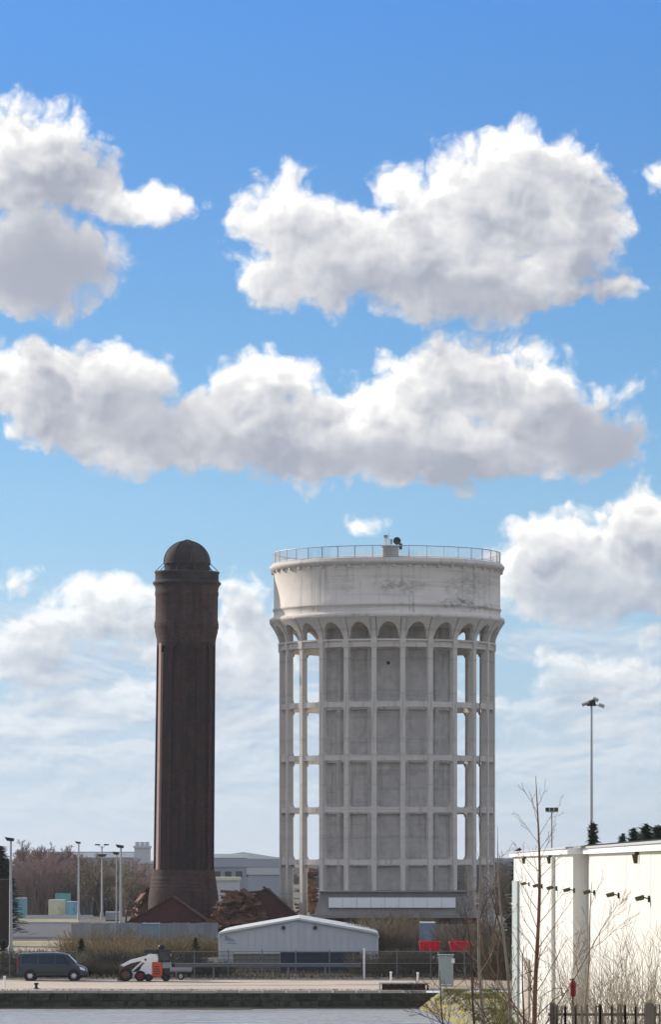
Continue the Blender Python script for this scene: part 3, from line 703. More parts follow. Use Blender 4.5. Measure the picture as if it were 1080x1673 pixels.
# blue-grey container standing on the yard
def container(name, label, px0, px1, y0, y1, D, depth, m, cat='container', roofm=None, door=True):
    x0 = PX(px0, D); x1 = PX(px1, D); cx = (x0+x1)/2; w_ = (x1-x0)/2; zt = PZ(y1, D)
    t = thing(name, label, cat, (cx, D, 0)); mb = MB(); n = max(6, int(w_*2/0.25))
    z0 = max(0.0, PZ(y0, D))
    for i in range(n): mb.box(-w_+0.06+(2*w_-0.12)*i/n, -w_+0.06+(2*w_-0.12)*(i+0.5)/n, -0.03, 0.02, z0+0.15, zt-0.15)
    mb.box(-w_+0.03, w_-0.03, 0.02, depth, z0+0.1, zt-0.06); mb.build('body', m, t)
    for sx in (-1, 1): MB().box(sx*w_-0.05, sx*w_+0.05, -0.05, 0.05, z0, zt).build('corner_post', m, t)
    MB().box(-w_, w_, -0.05, depth+0.03, zt-0.06, zt+0.02).build('roof', roofm or m, t)
    MB().box(-w_, w_, -0.05, depth+0.03, z0, z0+0.12).build('base_rail', M['darkmetal'], t)
    if door:
        d = MB().box(-0.4, 0.4, -0.06, -0.02, z0+0.15, min(zt-0.1, z0+2.1)).build('door', m, t); MB().box(0.28, 0.34, -0.10, -0.06, z0+0.9, z0+1.2).build('handle', M['darkmetal'], d)
    return t
container('site_container', 'blue grey steel container in front of the grey sheet fence', 231, 259, 1558, 1509, 386, 3, M['greyblue'])
container('site_cabin', 'small blue and white cabin behind the two red tipping tubs', 687, 712, 1560, 1507, 350, 2.4, M['greyblue'], 'cabin', M['white'])
container('dark_container', 'long dark blue container under the pale gabled shed', 459, 588, 1603, 1556, 318, 2.4, M['bluedark'], door=False)
container('dark_container', 'dull grey container left of the dark blue one behind the mesh fence', 382, 456, 1603, 1558, 322, 2.4, M['plinth'])
container('parked_trailer', 'sky blue box trailer beside the pale lamp post', 18, 42, 1497, 1467, 640, 2.5, M['skyblue'], 'trailer', M['white'])
container('parked_trailer', 'cream box trailer with a turquoise one behind it', 79, 105, 1497, 1470, 650, 2.5, M['cream'], 'trailer', M['white'])
container('parked_trailer', 'turquoise box trailer showing above the cream one', 90, 114, 1497, 1460, 668, 2.5, M['turq'], 'trailer')
container('parked_trailer', 'pale blue box trailer just right of the cream one', 108, 125, 1497, 1473, 648, 2.5, M['skyblue'], 'trailer', M['white'])
container('parked_trailer', 'long low grey trailer left of the turquoise one', 62, 90, 1497, 1457, 690, 2.5, M['silo'], 'trailer')
container('parked_trailer', 'flat grey trailer below the brown trees with a pale roof', 124, 152, 1497, 1463, 672, 2.5, M['wallgrey'], 'trailer', M['silo'])
container('parked_trailer', 'low white trailer close to the grey sheet fence', 172, 196, 1510, 1490, 610, 2.5, M['greyfence'], 'trailer', M['white'])
container('timber_store', 'dark brown boarded store at the left edge of the picture', -30, 13, 1600, 1437, 420, 5, M['darkwood'], 'shed', M['brownwall'])
# low pale walls edging the car park
def low_wall(label, px0, px1, D, ytop, m=M['silo'], d=0.3, name='low_wall'):
    x0 = PX(px0, D); x1 = PX(px1, D); o = MB().box((x0-x1)/2, (x1-x0)/2, 0, d, 0, PZ(ytop, D)).build(name, m, loc=((x0+x1)/2, D, 0)); return tag(o, label, 'wall')
low_wall('long pale low wall behind the car park', 33, 152, 636, 1495)
low_wall('shorter pale low wall along the near side of the trailers', 20, 116, 578, 1506)

# ---- pale gabled shed on the quay side
GD = 340.0
gs = thing('gabled_shed', 'pale blue grey gabled shed between the mesh fence and the towers', 'shed', (PX(487.5, GD), GD, 0))
hw = PX(617, GD)-PX(487.5, GD); ze = PZ(1526, GD); za = PZ(1503, GD)
def zr_(x): return ze+(za-ze)*(1-abs(x)/hw)
ns = 22
for i in range(ns):
    a = -hw+2*hw*i/ns; b_ = a+2*hw/ns-0.012; pts = [(a, 0.0), (b_, 0.0), (b_, zr_(b_)-0.02)]+([(0, za-0.02)] if a < -1e-6 and b_ > 0.02 else [])+[(a, zr_(a)-0.02)]
    MB().prism(pts, 0.0 if i % 2 else -0.018, 0.06).build('wall_sheet', M['shed'], gs)
MB().prism([(-hw+0.05, 0), (hw-0.05, 0), (hw-0.05, ze-0.1), (0, za-0.1), (-hw+0.05, ze-0.1)], 0.07, 22).build('inner_wall', M['shed'], gs)
for sg in (-1, 1):
    for i in range(14):
        y0 = -0.25+i*1.6
        MB().prism([(sg*(hw+0.02), ze-0.35), (sg*(hw+0.14), ze-0.3), (sg*(hw+0.05), ze+0.12), (sg*(hw-0.75), zr_(hw-0.75)+0.18), (0, za+0.16), (0, za), (sg*(hw-0.75), zr_(hw-0.75)), (sg*(hw-0.02), ze-0.02)], y0, y0+1.585).build('roof_sheet', M['shedroof'], gs)
    MB().box(sg*hw-0.07, sg*hw+0.07, -0.08, 0.02, 0, ze-0.3).build('corner_trim', M['shedroof'], gs)
for x in (PX(463, GD), PX(515, GD)):
    MB().tube((x-PX(487.5, GD), -0.14, za-0.62), (x-PX(487.5, GD), 0.0, za-0.62), 0.16, n=12).build('vent', M['darkmetal'], gs)
ex = PX(376, GD)-PX(487.5, GD)
MB().prism([(ex-0.45, 2.05), (ex+0.45, 1.98), (ex-0.42, 2.5)], -0.035, -0.02).build('emblem', M['greyblue'], gs)
MB().prism([(ex-0.2, 1.82), (ex+0.5, 1.78), (ex+0.5, 1.86), (ex-0.2, 1.9)], -0.035, -0.02).build('emblem', M['greyblue'], gs)
# ---- dark mesh fence along the quay road
def mesh_fence(name, label, px0, px1, D, ztop, pitch, wire, m, rails=(0.1, 0.95), rail_m=None, rail_r=0.03):
    x0 = PX(px0, D); x1 = PX(px1, D); cx = (x0+x1)/2; t = thing(name, label, 'fence', (cx, D, 0)); n = int((x1-x0)/pitch)
    pm = MB(); pm.box(-0.04, 0.04, -0.04, 0.04, 0, ztop+0.1); pm = pm.mesh('post', M['barrier'])
    wm = MB(); k = int(pitch/wire)
    for i in range(k): wm.box(i*wire-0.012, i*wire+0.012, -0.012, 0.012, 0.05, ztop)
    for z in [0.1+0.3*j for j in range(int(ztop/0.3))]: wm.box(0, pitch, -0.016, -0.012, z, z+0.025)
    wm = wm.mesh('mesh_panel', m)
    rm = MB()
    for z in rails: rm.box(0, pitch, -0.075, -0.045, ztop*z-rail_r, ztop*z+rail_r)
    rm = rm.mesh('rail', rail_m or M['galv'])
    for i in range(n+1):
        link('post', pm, t, (x0-cx+i*pitch, 0, 0))
        if i < n: link('mesh_panel', wm, t, (x0-cx+i*pitch, 0, 0)); link('rail', rm, t, (x0-cx+i*pitch, 0, 0))
    return t
mesh_fence('mesh_fence', 'long dark mesh fence with grey rails along the quay road', 262, 842, 304, 1.95, 2.4, 0.085, M['darkmetal'], rails=(0.55, 0.98), rail_m=M['plinth'], rail_r=0.02)
mesh_fence('mesh_fence', 'dark mesh fence behind the parked van', -40, 178, 306, 1.9, 2.4, 0.10, M['darkmetal'], rails=(0.98,), rail_m=M['plinth'], rail_r=0.02)
bar = thing('crash_barrier', 'grey steel crash barrier in front of the mesh fence', 'barrier', (PX(430, 301.5), 301.5, 0))
bl = PX(285, 301.5)-PX(430, 301.5); brr = PX(590, 301.5)-PX(430, 301.5); nb = 5
for i in range(nb):
    a = bl+(brr-bl)*i/nb; MB().prism([(0, 0.86), (-0.07, 0.93), (0, 1.0), (-0.07, 1.08), (0, 1.15), (0.03, 1.15), (0.03, 0.86)], a, a+(brr-bl)/nb-0.01, axis='x').build('beam', M['barrier'], bar)
    MB().box(a+0.05, a+0.17, 0.04, 0.16, 0, 1.12).build('post', M['barrier'], bar)
o = MB().box(-0.07, 0.07, -0.07, 0.07, 0, 2.1).build('gate_post', M['white'], loc=(PX(595, 302), 302, 0)); MB().box(-0.1, 0.1, -0.1, 0.1, 2.1, 2.18).build('cap', M['white'], o)
tag(o, 'tall white gate post at the right end of the dark blue container', 'post')

# ================================================================ vehicles
def wheel(parent, x, y, r, w_, tyre, rim, spokes=5, name='wheel', loc_z=None):
    mb = MB(); n = 24; prof = [(r*0.62, -w_/2), (r*0.94, -w_/2), (r, -w_*0.3), (r, w_*0.3), (r*0.94, w_/2), (r*0.62, w_/2)]
    vs = []; 
    for (rr, yy) in prof:
        for i in range(n): a = 2*math.pi*i/n; vs.append((rr*math.cos(a), yy, rr*math.sin(a)))
    mb.add(vs, [(j*n+i, j*n+(i+1) % n, ((j+1) % 6)*n+(i+1) % n, ((j+1) % 6)*n+i) for j in range(6) for i in range(n)], True)
    t = mb.build('wheel', tyre, parent, loc=(x, y, loc_z if loc_z is not None else r), fix=True)
    mb = MB(); mb.tube((0, -w_*0.36, 0), (0, w_*0.36, 0), r*0.30, n=12); mb.tube((0, -w_*0.28, 0), (0, w_*0.28, 0), r*0.63, n=20)
    for k in range(spokes):
        a = 2*math.pi*k/spokes; c, s_ = math.cos(a), math.sin(a); q = 0.09*r
        mb.add([(c*r*0.2-s_*q, -w_*0.42, s_*r*0.2+c*q), (c*r*0.2+s_*q, -w_*0.42, s_*r*0.2-c*q), (c*r*0.62+s_*q, -w_*0.36, s_*r*0.62-c*q), (c*r*0.62-s_*q, -w_*0.36, s_*r*0.62+c*q)], [(0, 1, 2, 3)])
    mb.build('rim', rim, t)
    return t
# ---- van: faces right, its near side towards the dock
VD = 298.2
van = thing('van', 'dark slate blue panel van parked on the quay beside the mesh fence', 'van', (PX(85, VD), VD, 0.012))
vs_ = F/VD
def vx(px): return (px-85)/vs_
def vz(py): return (1603-py)/vs_
# stations: x, z_bottom, z_belt, z_top, half width low, half width belt, half width top
ST = [(vx(28.2), .48, 1.10, 1.52, .86, .88, .74), (vx(29.5), .32, 1.12, 1.80, .93, .95, .80), (vx(33), .26, 1.12, 1.90, .95, .97, .83), (vx(60), .24, 1.13, 1.95, .96, .98, .84), (vx(90), .24, 1.13, 1.96, .96, .98, .84),
      (vx(104), .24, 1.13, 1.92, .96, .98, .80), (vx(109), .24, 1.12, 1.82, .96, .97, .78), (vx(117), .24, 1.10, 1.50, .96, .96, .74), (vx(124), .25, 1.04, 1.20, .95, .95, .78), (vx(128), .25, .98, 1.10, .95, .94, .76),
      (vx(136), .26, .86, 1.00, .93, .90, .70), (vx(140.5), .28, .72, .86, .86, .82, .60), (vx(142.6), .34, .60, .68, .72, .70, .5)]
mb = MB(); vv = []; 
for (x, zb, zm, ztp, w0, w1, w2) in ST:
    half = [(w0*0.86, zb), (w0, zb+0.14), (w1, (zb+zm)/2), (w1, zm), (w2+(w1-w2)*0.18, ztp-0.13 if ztp-zm > .3 else (zm+ztp)/2), (w2, ztp-0.04), (w2*0.75, ztp), ]
    ring = [(x, -y, z) for y, z in half]+[(x, y, z) for y, z in reversed(half)]
    vv += ring
k = 14
mb.add(vv, [(j*k+i, (j+1)*k+i, (j+1)*k+(i+1) % k, j*k+(i+1) % k) for j in range(len(ST)-1) for i in range(k)]+[tuple(range(k)), tuple(range(len(ST)*k-1, len(ST)*k-1-k, -1))], False)
body = mb.build('body', M['vanpaint'], van)
def side_plate(name, m, poly, out=0.012, parent=body, tilt=True):
    for sg in (-1, 1):
        vs2 = []
        for off in (0.0, out):
            for (x, z) in poly:
                yb = 0.975 if z < 1.13 else 0.975-(0.975-0.855)*(z-1.13)/(1.83-1.13)*1.0
                vs2.append((x, sg*(yb+off-0.002), z))
        n = len(poly); mb = MB(); mb.add(vs2, [tuple(range(n)), tuple(range(2*n-1, n-1, -1))]+[(i, (i+1) % n, n+(i+1) % n, n+i) for i in range(n)]); o_ = mb.build(name, m, parent)
side_plate('side_window', M['glass'], [(vx(91), 1.16), (vx(114.5), 1.15), (vx(107), 1.72), (vx(103), 1.78), (vx(91), 1.80)])
side_plate('side_window', M['glass'], [(vx(64), 1.18), (vx(89), 1.17), (vx(89), 1.80), (vx(64), 1.80)])
side_plate('side_window', M['glass'], [(vx(36), 1.20), (vx(62), 1.18), (vx(62), 1.80), (vx(37), 1.78)])
side_plate('side_moulding', M['darkmetal'], [(vx(44), .52), (vx(102), .52), (vx(102), .62), (vx(44), .62)], 0.03)
side_plate('door_handle', M['darkmetal'], [(vx(92), .98), (vx(96), .98), (vx(96), 1.03), (vx(92), 1.03)], 0.04)
side_plate('door_gap', M['darkmetal'], [(vx(90.0), .42), (vx(90.4), .42), (vx(90.4), 1.82), (vx(90.0), 1.82)], 0.004)
side_plate('door_gap', M['darkmetal'], [(vx(63.0), .42), (vx(63.4), .42), (vx(63.4), 1.82), (vx(63.0), 1.82)], 0.004)
# windscreen, lamps, bumpers, mirrors
MB().add([(vx(110), -0.70, 1.815), (vx(110), 0.70, 1.815), (vx(124), 0.74, 1.235), (vx(124), -0.74, 1.235), (vx(110.5), -0.70, 1.835), (vx(110.5), 0.70, 1.835), (vx(124.6), 0.74, 1.25), (vx(124.6), -0.74, 1.25)],
         [(0,1,2,3),(7,6,5,4),(0,3,7,4),(1,5,6,2),(0,4,5,1),(3,2,6,7)]).build('windscreen', M['glass'], body)
for sg in (-1, 1):
    MB().add([(vx(130.5), sg*0.935, .98), (vx(137.5), sg*0.86, .88), (vx(138.8), sg*0.84, .68), (vx(131.5), sg*0.945, .80), (vx(130.5), sg*0.97, .98), (vx(138), sg*0.90, .88), (vx(139.6), sg*0.88, .68), (vx(131.5), sg*0.985, .80)],
             [(0,1,2,3),(7,6,5,4),(0,4,5,1),(1,5,6,2),(2,6,7,3),(3,7,4,0)]).build('headlight', M['lamp'], body)
    MB().box(vx(28.0), vx(29.4), sg*0.86-0.08, sg*0.86+0.09, .95, 1.55).build('tail_light', M['redlens'], body)
    MB().box(vx(110.5), vx(115), sg*1.05-0.10, sg*1.05+0.10, 1.12, 1.42).build('mirror', M['darkmetal'], body)
MB().box(vx(27.0), vx(30), -0.88, 0.88, .28, .55).build('rear_bumper', M['darkmetal'], van)
MB().box(vx(139), vx(143.6), -0.78, 0.78, .24, .50).build('front_bumper', M['darkmetal'], van)
MB().box(vx(27.4), vx(28.4), -0.7, 0.7, 1.15, 1.62).build('rear_window', M['glass'], body)
for px in (50, 121.5):
    for sg in (-1, 1):
        wheel(van, vx(px), sg*0.86, 0.345, 0.24, M['blackrub'], M['chrome'], 8)
        mb = MB(); mb.tube((vx(px), sg*0.955, .37), (vx(px), sg*0.982, .37), .44, n=24); mb.build('wheel_arch', M['blackrub'], body)
# wheels sit proud of the dark arches
for o in van.children:
    if o.name.startswith('wheel'): o.location.y *= 1.055

# ---- compact loader, boom to the left
LD = 296.5; ls = F/LD
ld = thing('compact_loader', 'white and orange red compact loader with its boom lowered to the left', 'loader', (PX(238, LD), LD, 0.012))
ld.scale = (0.95, 0.95, 0.93)
def lx(px): return (px-238)/ls
def lz(py): return (1605-py)/ls
MB().prism([(lx(208), lz(1598)), (lx(247), lz(1598)), (lx(249), lz(1594)), (lx(249), lz(1572)), (lx(240), lz(1570)), (lx(232), lz(1577)), (lx(226), lz(1589)), (lx(210), lz(1590))], -0.55, 0.55).build('chassis', M['white'], ld)
MB().prism([(lx(229), lz(1572)), (lx(236), lz(1562)), (lx(244), lz(1557)), (lx(258), lz(1558)), (lx(260), lz(1566)), (lx(258), lz(1572)), (lx(238), lz(1573))], -0.50, 0.50).build('bonnet', M['white'], ld)
mb = MB(); mb.prism([(lx(249), lz(1596)), (lx(264), lz(1598)), (lx(266.5), lz(1594)), (lx(267), lz(1577)), (lx(264), lz(1571)), (lx(250), lz(1571))], -0.62, 0.62); ec = mb.build('engine_cover', M['orange'], ld)
for i in range(4): MB().box(lx(252), lx(262), -0.64, -0.62, lz(1592-i*4), lz(1590.6-i*4)).build('grille_slat', M['darkmetal'], ec)
for sg in (-1, 1):
    MB().prism([(lx(240), lz(1560)), (lx(244), lz(1566)), (lx(214), lz(1573)), (lx(198), lz(1580)), (lx(194), lz(1577)), (lx(210), lz(1568))], sg*0.72-0.09, sg*0.72+0.09).build('lift_arm', M['white'], ld)
    MB().tube((lx(212), sg*0.6, lz(1590)), (lx(233), sg*0.6, lz(1570)), 0.06, n=8).build('hydraulic_ram', M['chrome'], ld)
    MB().tube((lx(238), sg*0.83, lz(1567)), (lx(238), sg*0.78, lz(1567)), 0.09, n=10).build('pivot_pin', M['darkmetal'], ld)
bkt = MB().prism([(lx(193), lz(1576)), (lx(199), lz(1578)), (lx(201), lz(1600)), (lx(196), lz(1604)), (lx(188), lz(1603)), (lx(194), lz(1596))], -0.85, 0.85).build('bucket', M['rustyhub'], ld)
cab = MB(); cab.box(lx(261), lx(279), -0.55, 0.55, lz(1572), lz(1568)); cab.box(lx(259), lx(280), -0.6, 0.6, lz(1551), lz(1548.5))
for x in (260, 278.5):
    for y in (-0.55, 0.5): cab.box(lx(x), lx(x)+0.06, y, y+0.06, lz(1570), lz(1550))
cb_ = cab.build('cab_frame', M['darkmetal'], ld); MB().box(lx(261.5), lx(278), -0.5, 0.5, lz(1568), lz(1551.2)).build('cab_window', M['glass'], cb_)
MB().box(lx(235), lx(259), -0.45, 0.45, lz(1556), lz(1549)).build('roll_canopy', M['darkmetal'], ld)
mb = MB(); mb.lathe([(0.0, 0.0), (0.22, 0.02), (0.26, 0.15), (0.2, 0.3), (0.0, 0.36)], 14); mb.build('air_cleaner', M['darkmetal'], ld, loc=(lx(265), 0, lz(1548.5)))
MB().box(lx(267), lx(281), -0.6, 0.6, lz(1582), lz(1572)).build('rear_body', M['greyfence'], ld)
MB().box(lx(267), lx(279), -0.5, 0.5, lz(1597), lz(1582)).build('counterweight', M['darkmetal'], ld)
for sg in (-1, 1):
    wheel(ld, lx(204), sg*0.78, 0.50, 0.34, M['blackrub'], M['rustyhub'], 4); wheel(ld, lx(229), sg*0.78, 0.40, 0.32, M['blackrub'], M['redhub'], 4)
    wheel(ld, lx(243), sg*0.70, 0.28, 0.28, M['blackrub'], M['darkmetal'], 3); wheel(ld, lx(273), sg*0.66, 0.30, 0.28, M['blackrub'], M['darkmetal'], 3)
# towing frame standing beside the loader
tr = thing('drawbar_trailer', 'low grey drawbar trailer just right of the compact loader', 'trailer', (PX(292, 299.6), 299.6, 0.012)); tr.scale = (0.72, 0.8, 0.9)
MB().box(-0.9, 1.2, -0.6, 0.6, 0.62, 0.74).build('bed', M['barrier'], tr); MB().box(-1.0, 1.3, -0.62, -0.56, 0.74, 1.0).build('side_board', M['greyfence'], tr)
mb = MB(); mb.tube((-0.6, -0.3, 0.7), (-0.95, -0.3, 1.6), 0.05, n=6); mb.tube((-0.95, -0.3, 1.6), (-0.75, -0.3, 2.0), 0.05, n=6); mb.build('hand_crane', M['galv'], tr)
for sg in (-1, 1): wheel(tr, 0.2, sg*0.7, 0.31, 0.2, M['blackrub'], M['galv'], 4)

# ---- two tipping trailers with red tubs
def tipper(label, px0, px1):
    D = 312.0; x0 = PX(px0, D); x1 = PX(px1, D); hw = (x1-x0)/2
    t = thing('tipping_trailer', label, 'trailer', ((x0+x1)/2, D, 0), group='tipping trailers with red tubs')
    z0 = PZ(1554, D); z1 = PZ(1538, D)
    mb = MB(); tw = hw-0.02; bw = hw-0.16
    mb.add([(-bw, -0.5, z0), (bw, -0.5, z0), (bw, 0.5, z0), (-bw, 0.5, z0), (-tw, -0.65, z1), (tw, -0.65, z1), (tw, 0.65, z1), (-tw, 0.65, z1), (-tw+.05, -0.6, z1), (tw-.05, -0.6, z1), (tw-.05, 0.6, z1), (-tw+.05, 0.6, z1),
            (-bw, -0.45, z0+.06), (bw, -0.45, z0+.06), (bw, 0.45, z0+.06), (-bw, 0.45, z0+.06)],
           [(0,3,2,1),(0,1,5,4),(1,2,6,5),(2,3,7,6),(3,0,4,7),(4,5,9,8),(5,6,10,9),(6,7,11,10),(7,4,8,11),(8,9,13,12),(9,10,14,13),(10,11,15,14),(11,8,12,15),(12,13,14,15)])
    tub = mb.build('tub', M['redtub'], t)
    for i in range(3): MB().box(-bw+0.2+i*(2*bw-0.4)/2-0.04, -bw+0.2+i*(2*bw-0.4)/2+0.04, -0.66, -0.5, z0, z1-0.04).build('tub_rib', M['redtub'], tub)
    MB().box(-hw, hw, -0.4, 0.4, 0.72, 0.86).build('chassis', M['darkmetal'], t)
    for sx in (-0.45, 0.45): MB().box(sx-0.06, sx+0.06, -0.3, 0.3, 0.86, z0).build('tipping_frame', M['darkmetal'], t)
    for sx in (-0.45, 0.45):
        for sg in (-1, 1): wheel(t, sx, sg*0.52, 0.36, 0.24, M['blackrub'], M['darkmetal'], 4)
    MB().tube((-hw-0.6, 0, 0.55), (-hw, 0, 0.78), 0.05, n=6).build('drawbar', M['darkmetal'], t)
    return t
tipper('tipping trailer with a red tub below the small blue and white cabin', 684, 720)
tipper('tipping trailer with a red tub nearer the bare trees', 734, 771)

# ================================================================ white dockside building
wb = thing('white_warehouse', 'long white flat fronted warehouse on the right with small lamps along its wall', 'building', (8.0, 160, 0))
SLP = 60.0/7000.0; WO = Vector((8.0, 160, 0)); WROOF = 8.70
def wx(y, near): return (8.27 if near else 7.70)+SLP*y
YS = 160.0; YF = 224.6; YN = 60.0
def wall_strip(name, m, y0, y1, z0, z1, out, near, parent=wb, thick=0.1, extra=None):
    """a box lying on the wall face between two distances; 'out' metres proud of it"""
    a = wx(y0, near)-out; b_ = wx(y1, near)-out
    vs = [(a, y0, z0), (b_, y1, z0), (b_+out+thick, y1, z0), (a+out+thick, y0, z0), (a, y0, z1), (b_, y1, z1), (b_+out+thick, y1, z1), (a+out+thick, y0, z1)]
    mb = MB(); mb.add([Vector(v)-WO for v in vs], [(0,3,2,1),(4,5,6,7),(0,1,5,4),(1,2,6,5),(2,3,7,6),(3,0,4,7)])
    return mb.build(name, m, parent)
npan = 11
ysf = [YS+(YF-YS)*i/npan for i in range(npan+1)]
for i in range(npan): wall_strip('wall_panel', M['offwhite'], ysf[i]+0.012, ysf[i+1]-0.012, 0, 8.5, 0.006*(i % 2), False, thick=0.3)
ysn = [YN+(YS-YN)*i/17 for i in range(18)]
for i in range(17): wall_strip('wall_panel', M['offwhite'], ysn[i]+0.012, ysn[i+1]-(0.012 if i < 16 else 0), 0, 8.5, 0.006*(i % 2), True, thick=0.3)
mb = MB(); a = wx(YS, False); mb.box(a+0.02, a+0.85, YS+0.02, YS+0.3, 0, 8.5, c=(0, 0, 0)); mb.v = [tuple(Vector(v)-WO) for v in mb.v]; mb.build('return_wall', M['offwhite'], wb)
mb = MB(); mb.add([Vector(v)-WO for v in [(wx(YF, False)+0.2, YF-0.3, 0), (40, YF-0.3, 0), (40, YF, 0), (wx(YF, False)+0.2, YF, 0), (wx(YF, False)+0.2, YF-0.3, 8.5), (40, YF-0.3, 8.5), (40, YF, 8.5), (wx(YF, False)+0.2, YF, 8.5)]], [(0,3,2,1),(4,5,6,7),(0,1,5,4),(1,2,6,5),(2,3,7,6),(3,0,4,7)])
mb.build('end_wall', M['offwhite'], wb)
for nm, (a0, b0, c0, d0_) in (('end_wall', (wx(YN, True)+0.3, 40, YN, YN+0.3)), ('back_wall', (39.7, 40, YN+0.3, YF-0.3))):
    mb = MB(); mb.box(a0, b0, c0, d0_, 0, 8.5); mb.v = [tuple(Vector(v)-WO) for v in mb.v]; mb.build(nm, M['offwhite'], wb)
# fascia and roof sheets
wall_strip('fascia', M['white'], YS-0.15, YF+0.2, WROOF-0.22, WROOF, 0.22, False, thick=0.4)
wall_strip('fascia', M['white'], YN, YS-0.15, WROOF-0.22, WROOF, 0.22, True, thick=0.4)
for i in range(24):
    y0 = YN+(YF+0.2-YN)*i/24; y1 = YN+(YF+0.2-YN)*(i+1)/24-0.02
    near = y1 < YS; xa = wx(y0, near)+0.1; xb = wx(y1, near)+0.1
    vs = [(xa, y0, WROOF+0.02), (xb, y1, WROOF+0.02), (xb+16, y1, WROOF+1.4), (xa+16, y0, WROOF+1.4), (xa, y0, WROOF+0.08), (xb, y1, WROOF+0.08), (xb+16, y1, WROOF+1.46), (xa+16, y0, WROOF+1.46)]
    MB().add([Vector(v)-WO for v in vs], [(0,3,2,1),(4,5,6,7),(0,1,5,4),(1,2,6,5),(2,3,7,6),(3,0,4,7)]).build('roof_sheet', M['roofsheet'], wb)
    vs = [(xb+16, y1, WROOF+1.4), (41, y1, WROOF-0.1), (41, y0, WROOF-0.1), (xa+16, y0, WROOF+1.4), (xb+16, y1, WROOF+1.46), (41, y1, WROOF-0.04), (41, y0, WROOF-0.04), (xa+16, y0, WROOF+1.46)]
    MB().add([Vector(v)-WO for v in vs], [(0,1,2,3),(4,7,6,5),(0,4,5,1),(1,5,6,2),(2,6,7,3),(3,7,4,0)]).build('roof_sheet', M['roofsheet'], wb)
wall_strip('plinth_band', M['coping'], YS-0.1 if False else YN, YS, 0, 0.9, 0.05, True); wall_strip('plinth_band', M['coping'], YS, 215.5, 0, 0.9, 0.05, False)
wall_strip('gutter', M['galv'], YN, YS-0.2, WROOF-0.02, WROOF+0.05, 0.30, True, thick=0.0); wall_strip('gutter', M['galv'], YS-0.1, YF, WROOF-0.02, WROOF+0.05, 0.30, False, thick=0.0)
# lamps on short arms along the wall
for px, py in ((1060, 1468.7), (1010, 1463), (970, 1458.5), (937, 1455), (908, 1451.5), (884, 1448), (863, 1444.6)):
    near = px > 950; Y = (57890 if near else 53900)/(px+3-600); z = PZ(py, Y); x = wx(Y, near)
    lm = thing('wall_lamp', 'x', 'lamp', (x, Y, z), group='dark floodlights along the white wall')
    MB().box(-0.08, 0.0, -0.12, 0.12, -0.12, 0.12).build('wall_plate', M['darkmetal'], lm)
    MB().tube((-0.05, 0, 0), (-0.24, 0, 0.06), 0.025, n=6).build('arm', M['darkmetal'], lm)
    mb = MB(); q = [(-0.24, -0.24, 0.15), (-0.24, 0.24, 0.15), (-0.56, 0.24, 0.06), (-0.56, -0.24, 0.06), (-0.22, -0.20, -0.02), (-0.22, 0.20, -0.02), (-0.50, 0.20, -0.08), (-0.50, -0.20, -0.08)]
    mb.add(q, [(0,1,2,3),(7,6,5,4),(0,4,5,1),(1,5,6,2),(2,6,7,3),(3,7,4,0)]); hd = mb.build('lamp_housing', M['olive'], lm)
    MB().add([(-0.25, -0.16, -0.045), (-0.25, 0.16, -0.045), (-0.47, 0.16, -0.09), (-0.47, -0.16, -0.09)], [(0,3,2,1)]).build('lens', M['lamp'], hd)
    LBL = {1060: 'largest wall floodlight, nearest the right edge of the picture', 1010: 'second wall floodlight from the right edge of the picture', 970: 'wall floodlight just right of the shaded corner of the white warehouse',
           937: 'wall floodlight just left of the shaded corner of the white warehouse', 908: 'small wall floodlight just right of the tall bare tree trunk', 884: 'tiny wall floodlight partly behind the tall bare tree trunk', 863: 'smallest wall floodlight, near the far end of the white warehouse'}
    lm['label'] = LBL[px]; lm.scale = (0.8, 0.8, 0.8)
for px, lb in ((1045, 'eaves bracket lamp nearest the right edge under the warehouse roof'), (961, 'eaves bracket lamp just right of the shaded corner'), (902, 'eaves bracket lamp right of the tall bare tree'), (860, 'eaves bracket lamp at the far end of the warehouse')):
    near = px > 950; Y = (57890 if near else 53900)/(px-600); x = wx(Y, near)
    t = thing('eaves_lamp', lb, 'lamp', (x, Y, WROOF-0.22), group='small lamps under the warehouse eaves')
    MB().box(-0.14, 0.0, -0.10, 0.10, -0.10, 0.0).build('bracket', M['olive'], t)
    MB().add([(-0.22, -0.14, -0.08), (-0.04, -0.14, -0.08), (-0.04, 0.14, -0.08), (-0.22, 0.14, -0.08), (-0.16, -0.08, -0.36), (-0.05, -0.08, -0.36), (-0.05, 0.08, -0.36), (-0.16, 0.08, -0.36)], [(0,3,2,1),(4,5,6,7),(0,1,5,4),(1,2,6,5),(2,3,7,6),(3,0,4,7)]).build('lamp_housing', M['olive'], t)
sd = wall_strip('sliding_door', M['greengrey'], 215.8, 223.2, 0, 7.25, 0.14, False)
for i in range(3): wall_strip('door_rail', M['galv'], 215.8, 223.2, 1.6+i*2.2, 1.7+i*2.2, 0.17, False, thick=-0.10)
wall_strip('personnel_door', M['taupe'], 201.5, 207.0, 0, 3.6, 0.12, False)
wall_strip('drainpipe', M['offwhite'], 175.0, 175.3, 0, 8.4, 0.16, False)

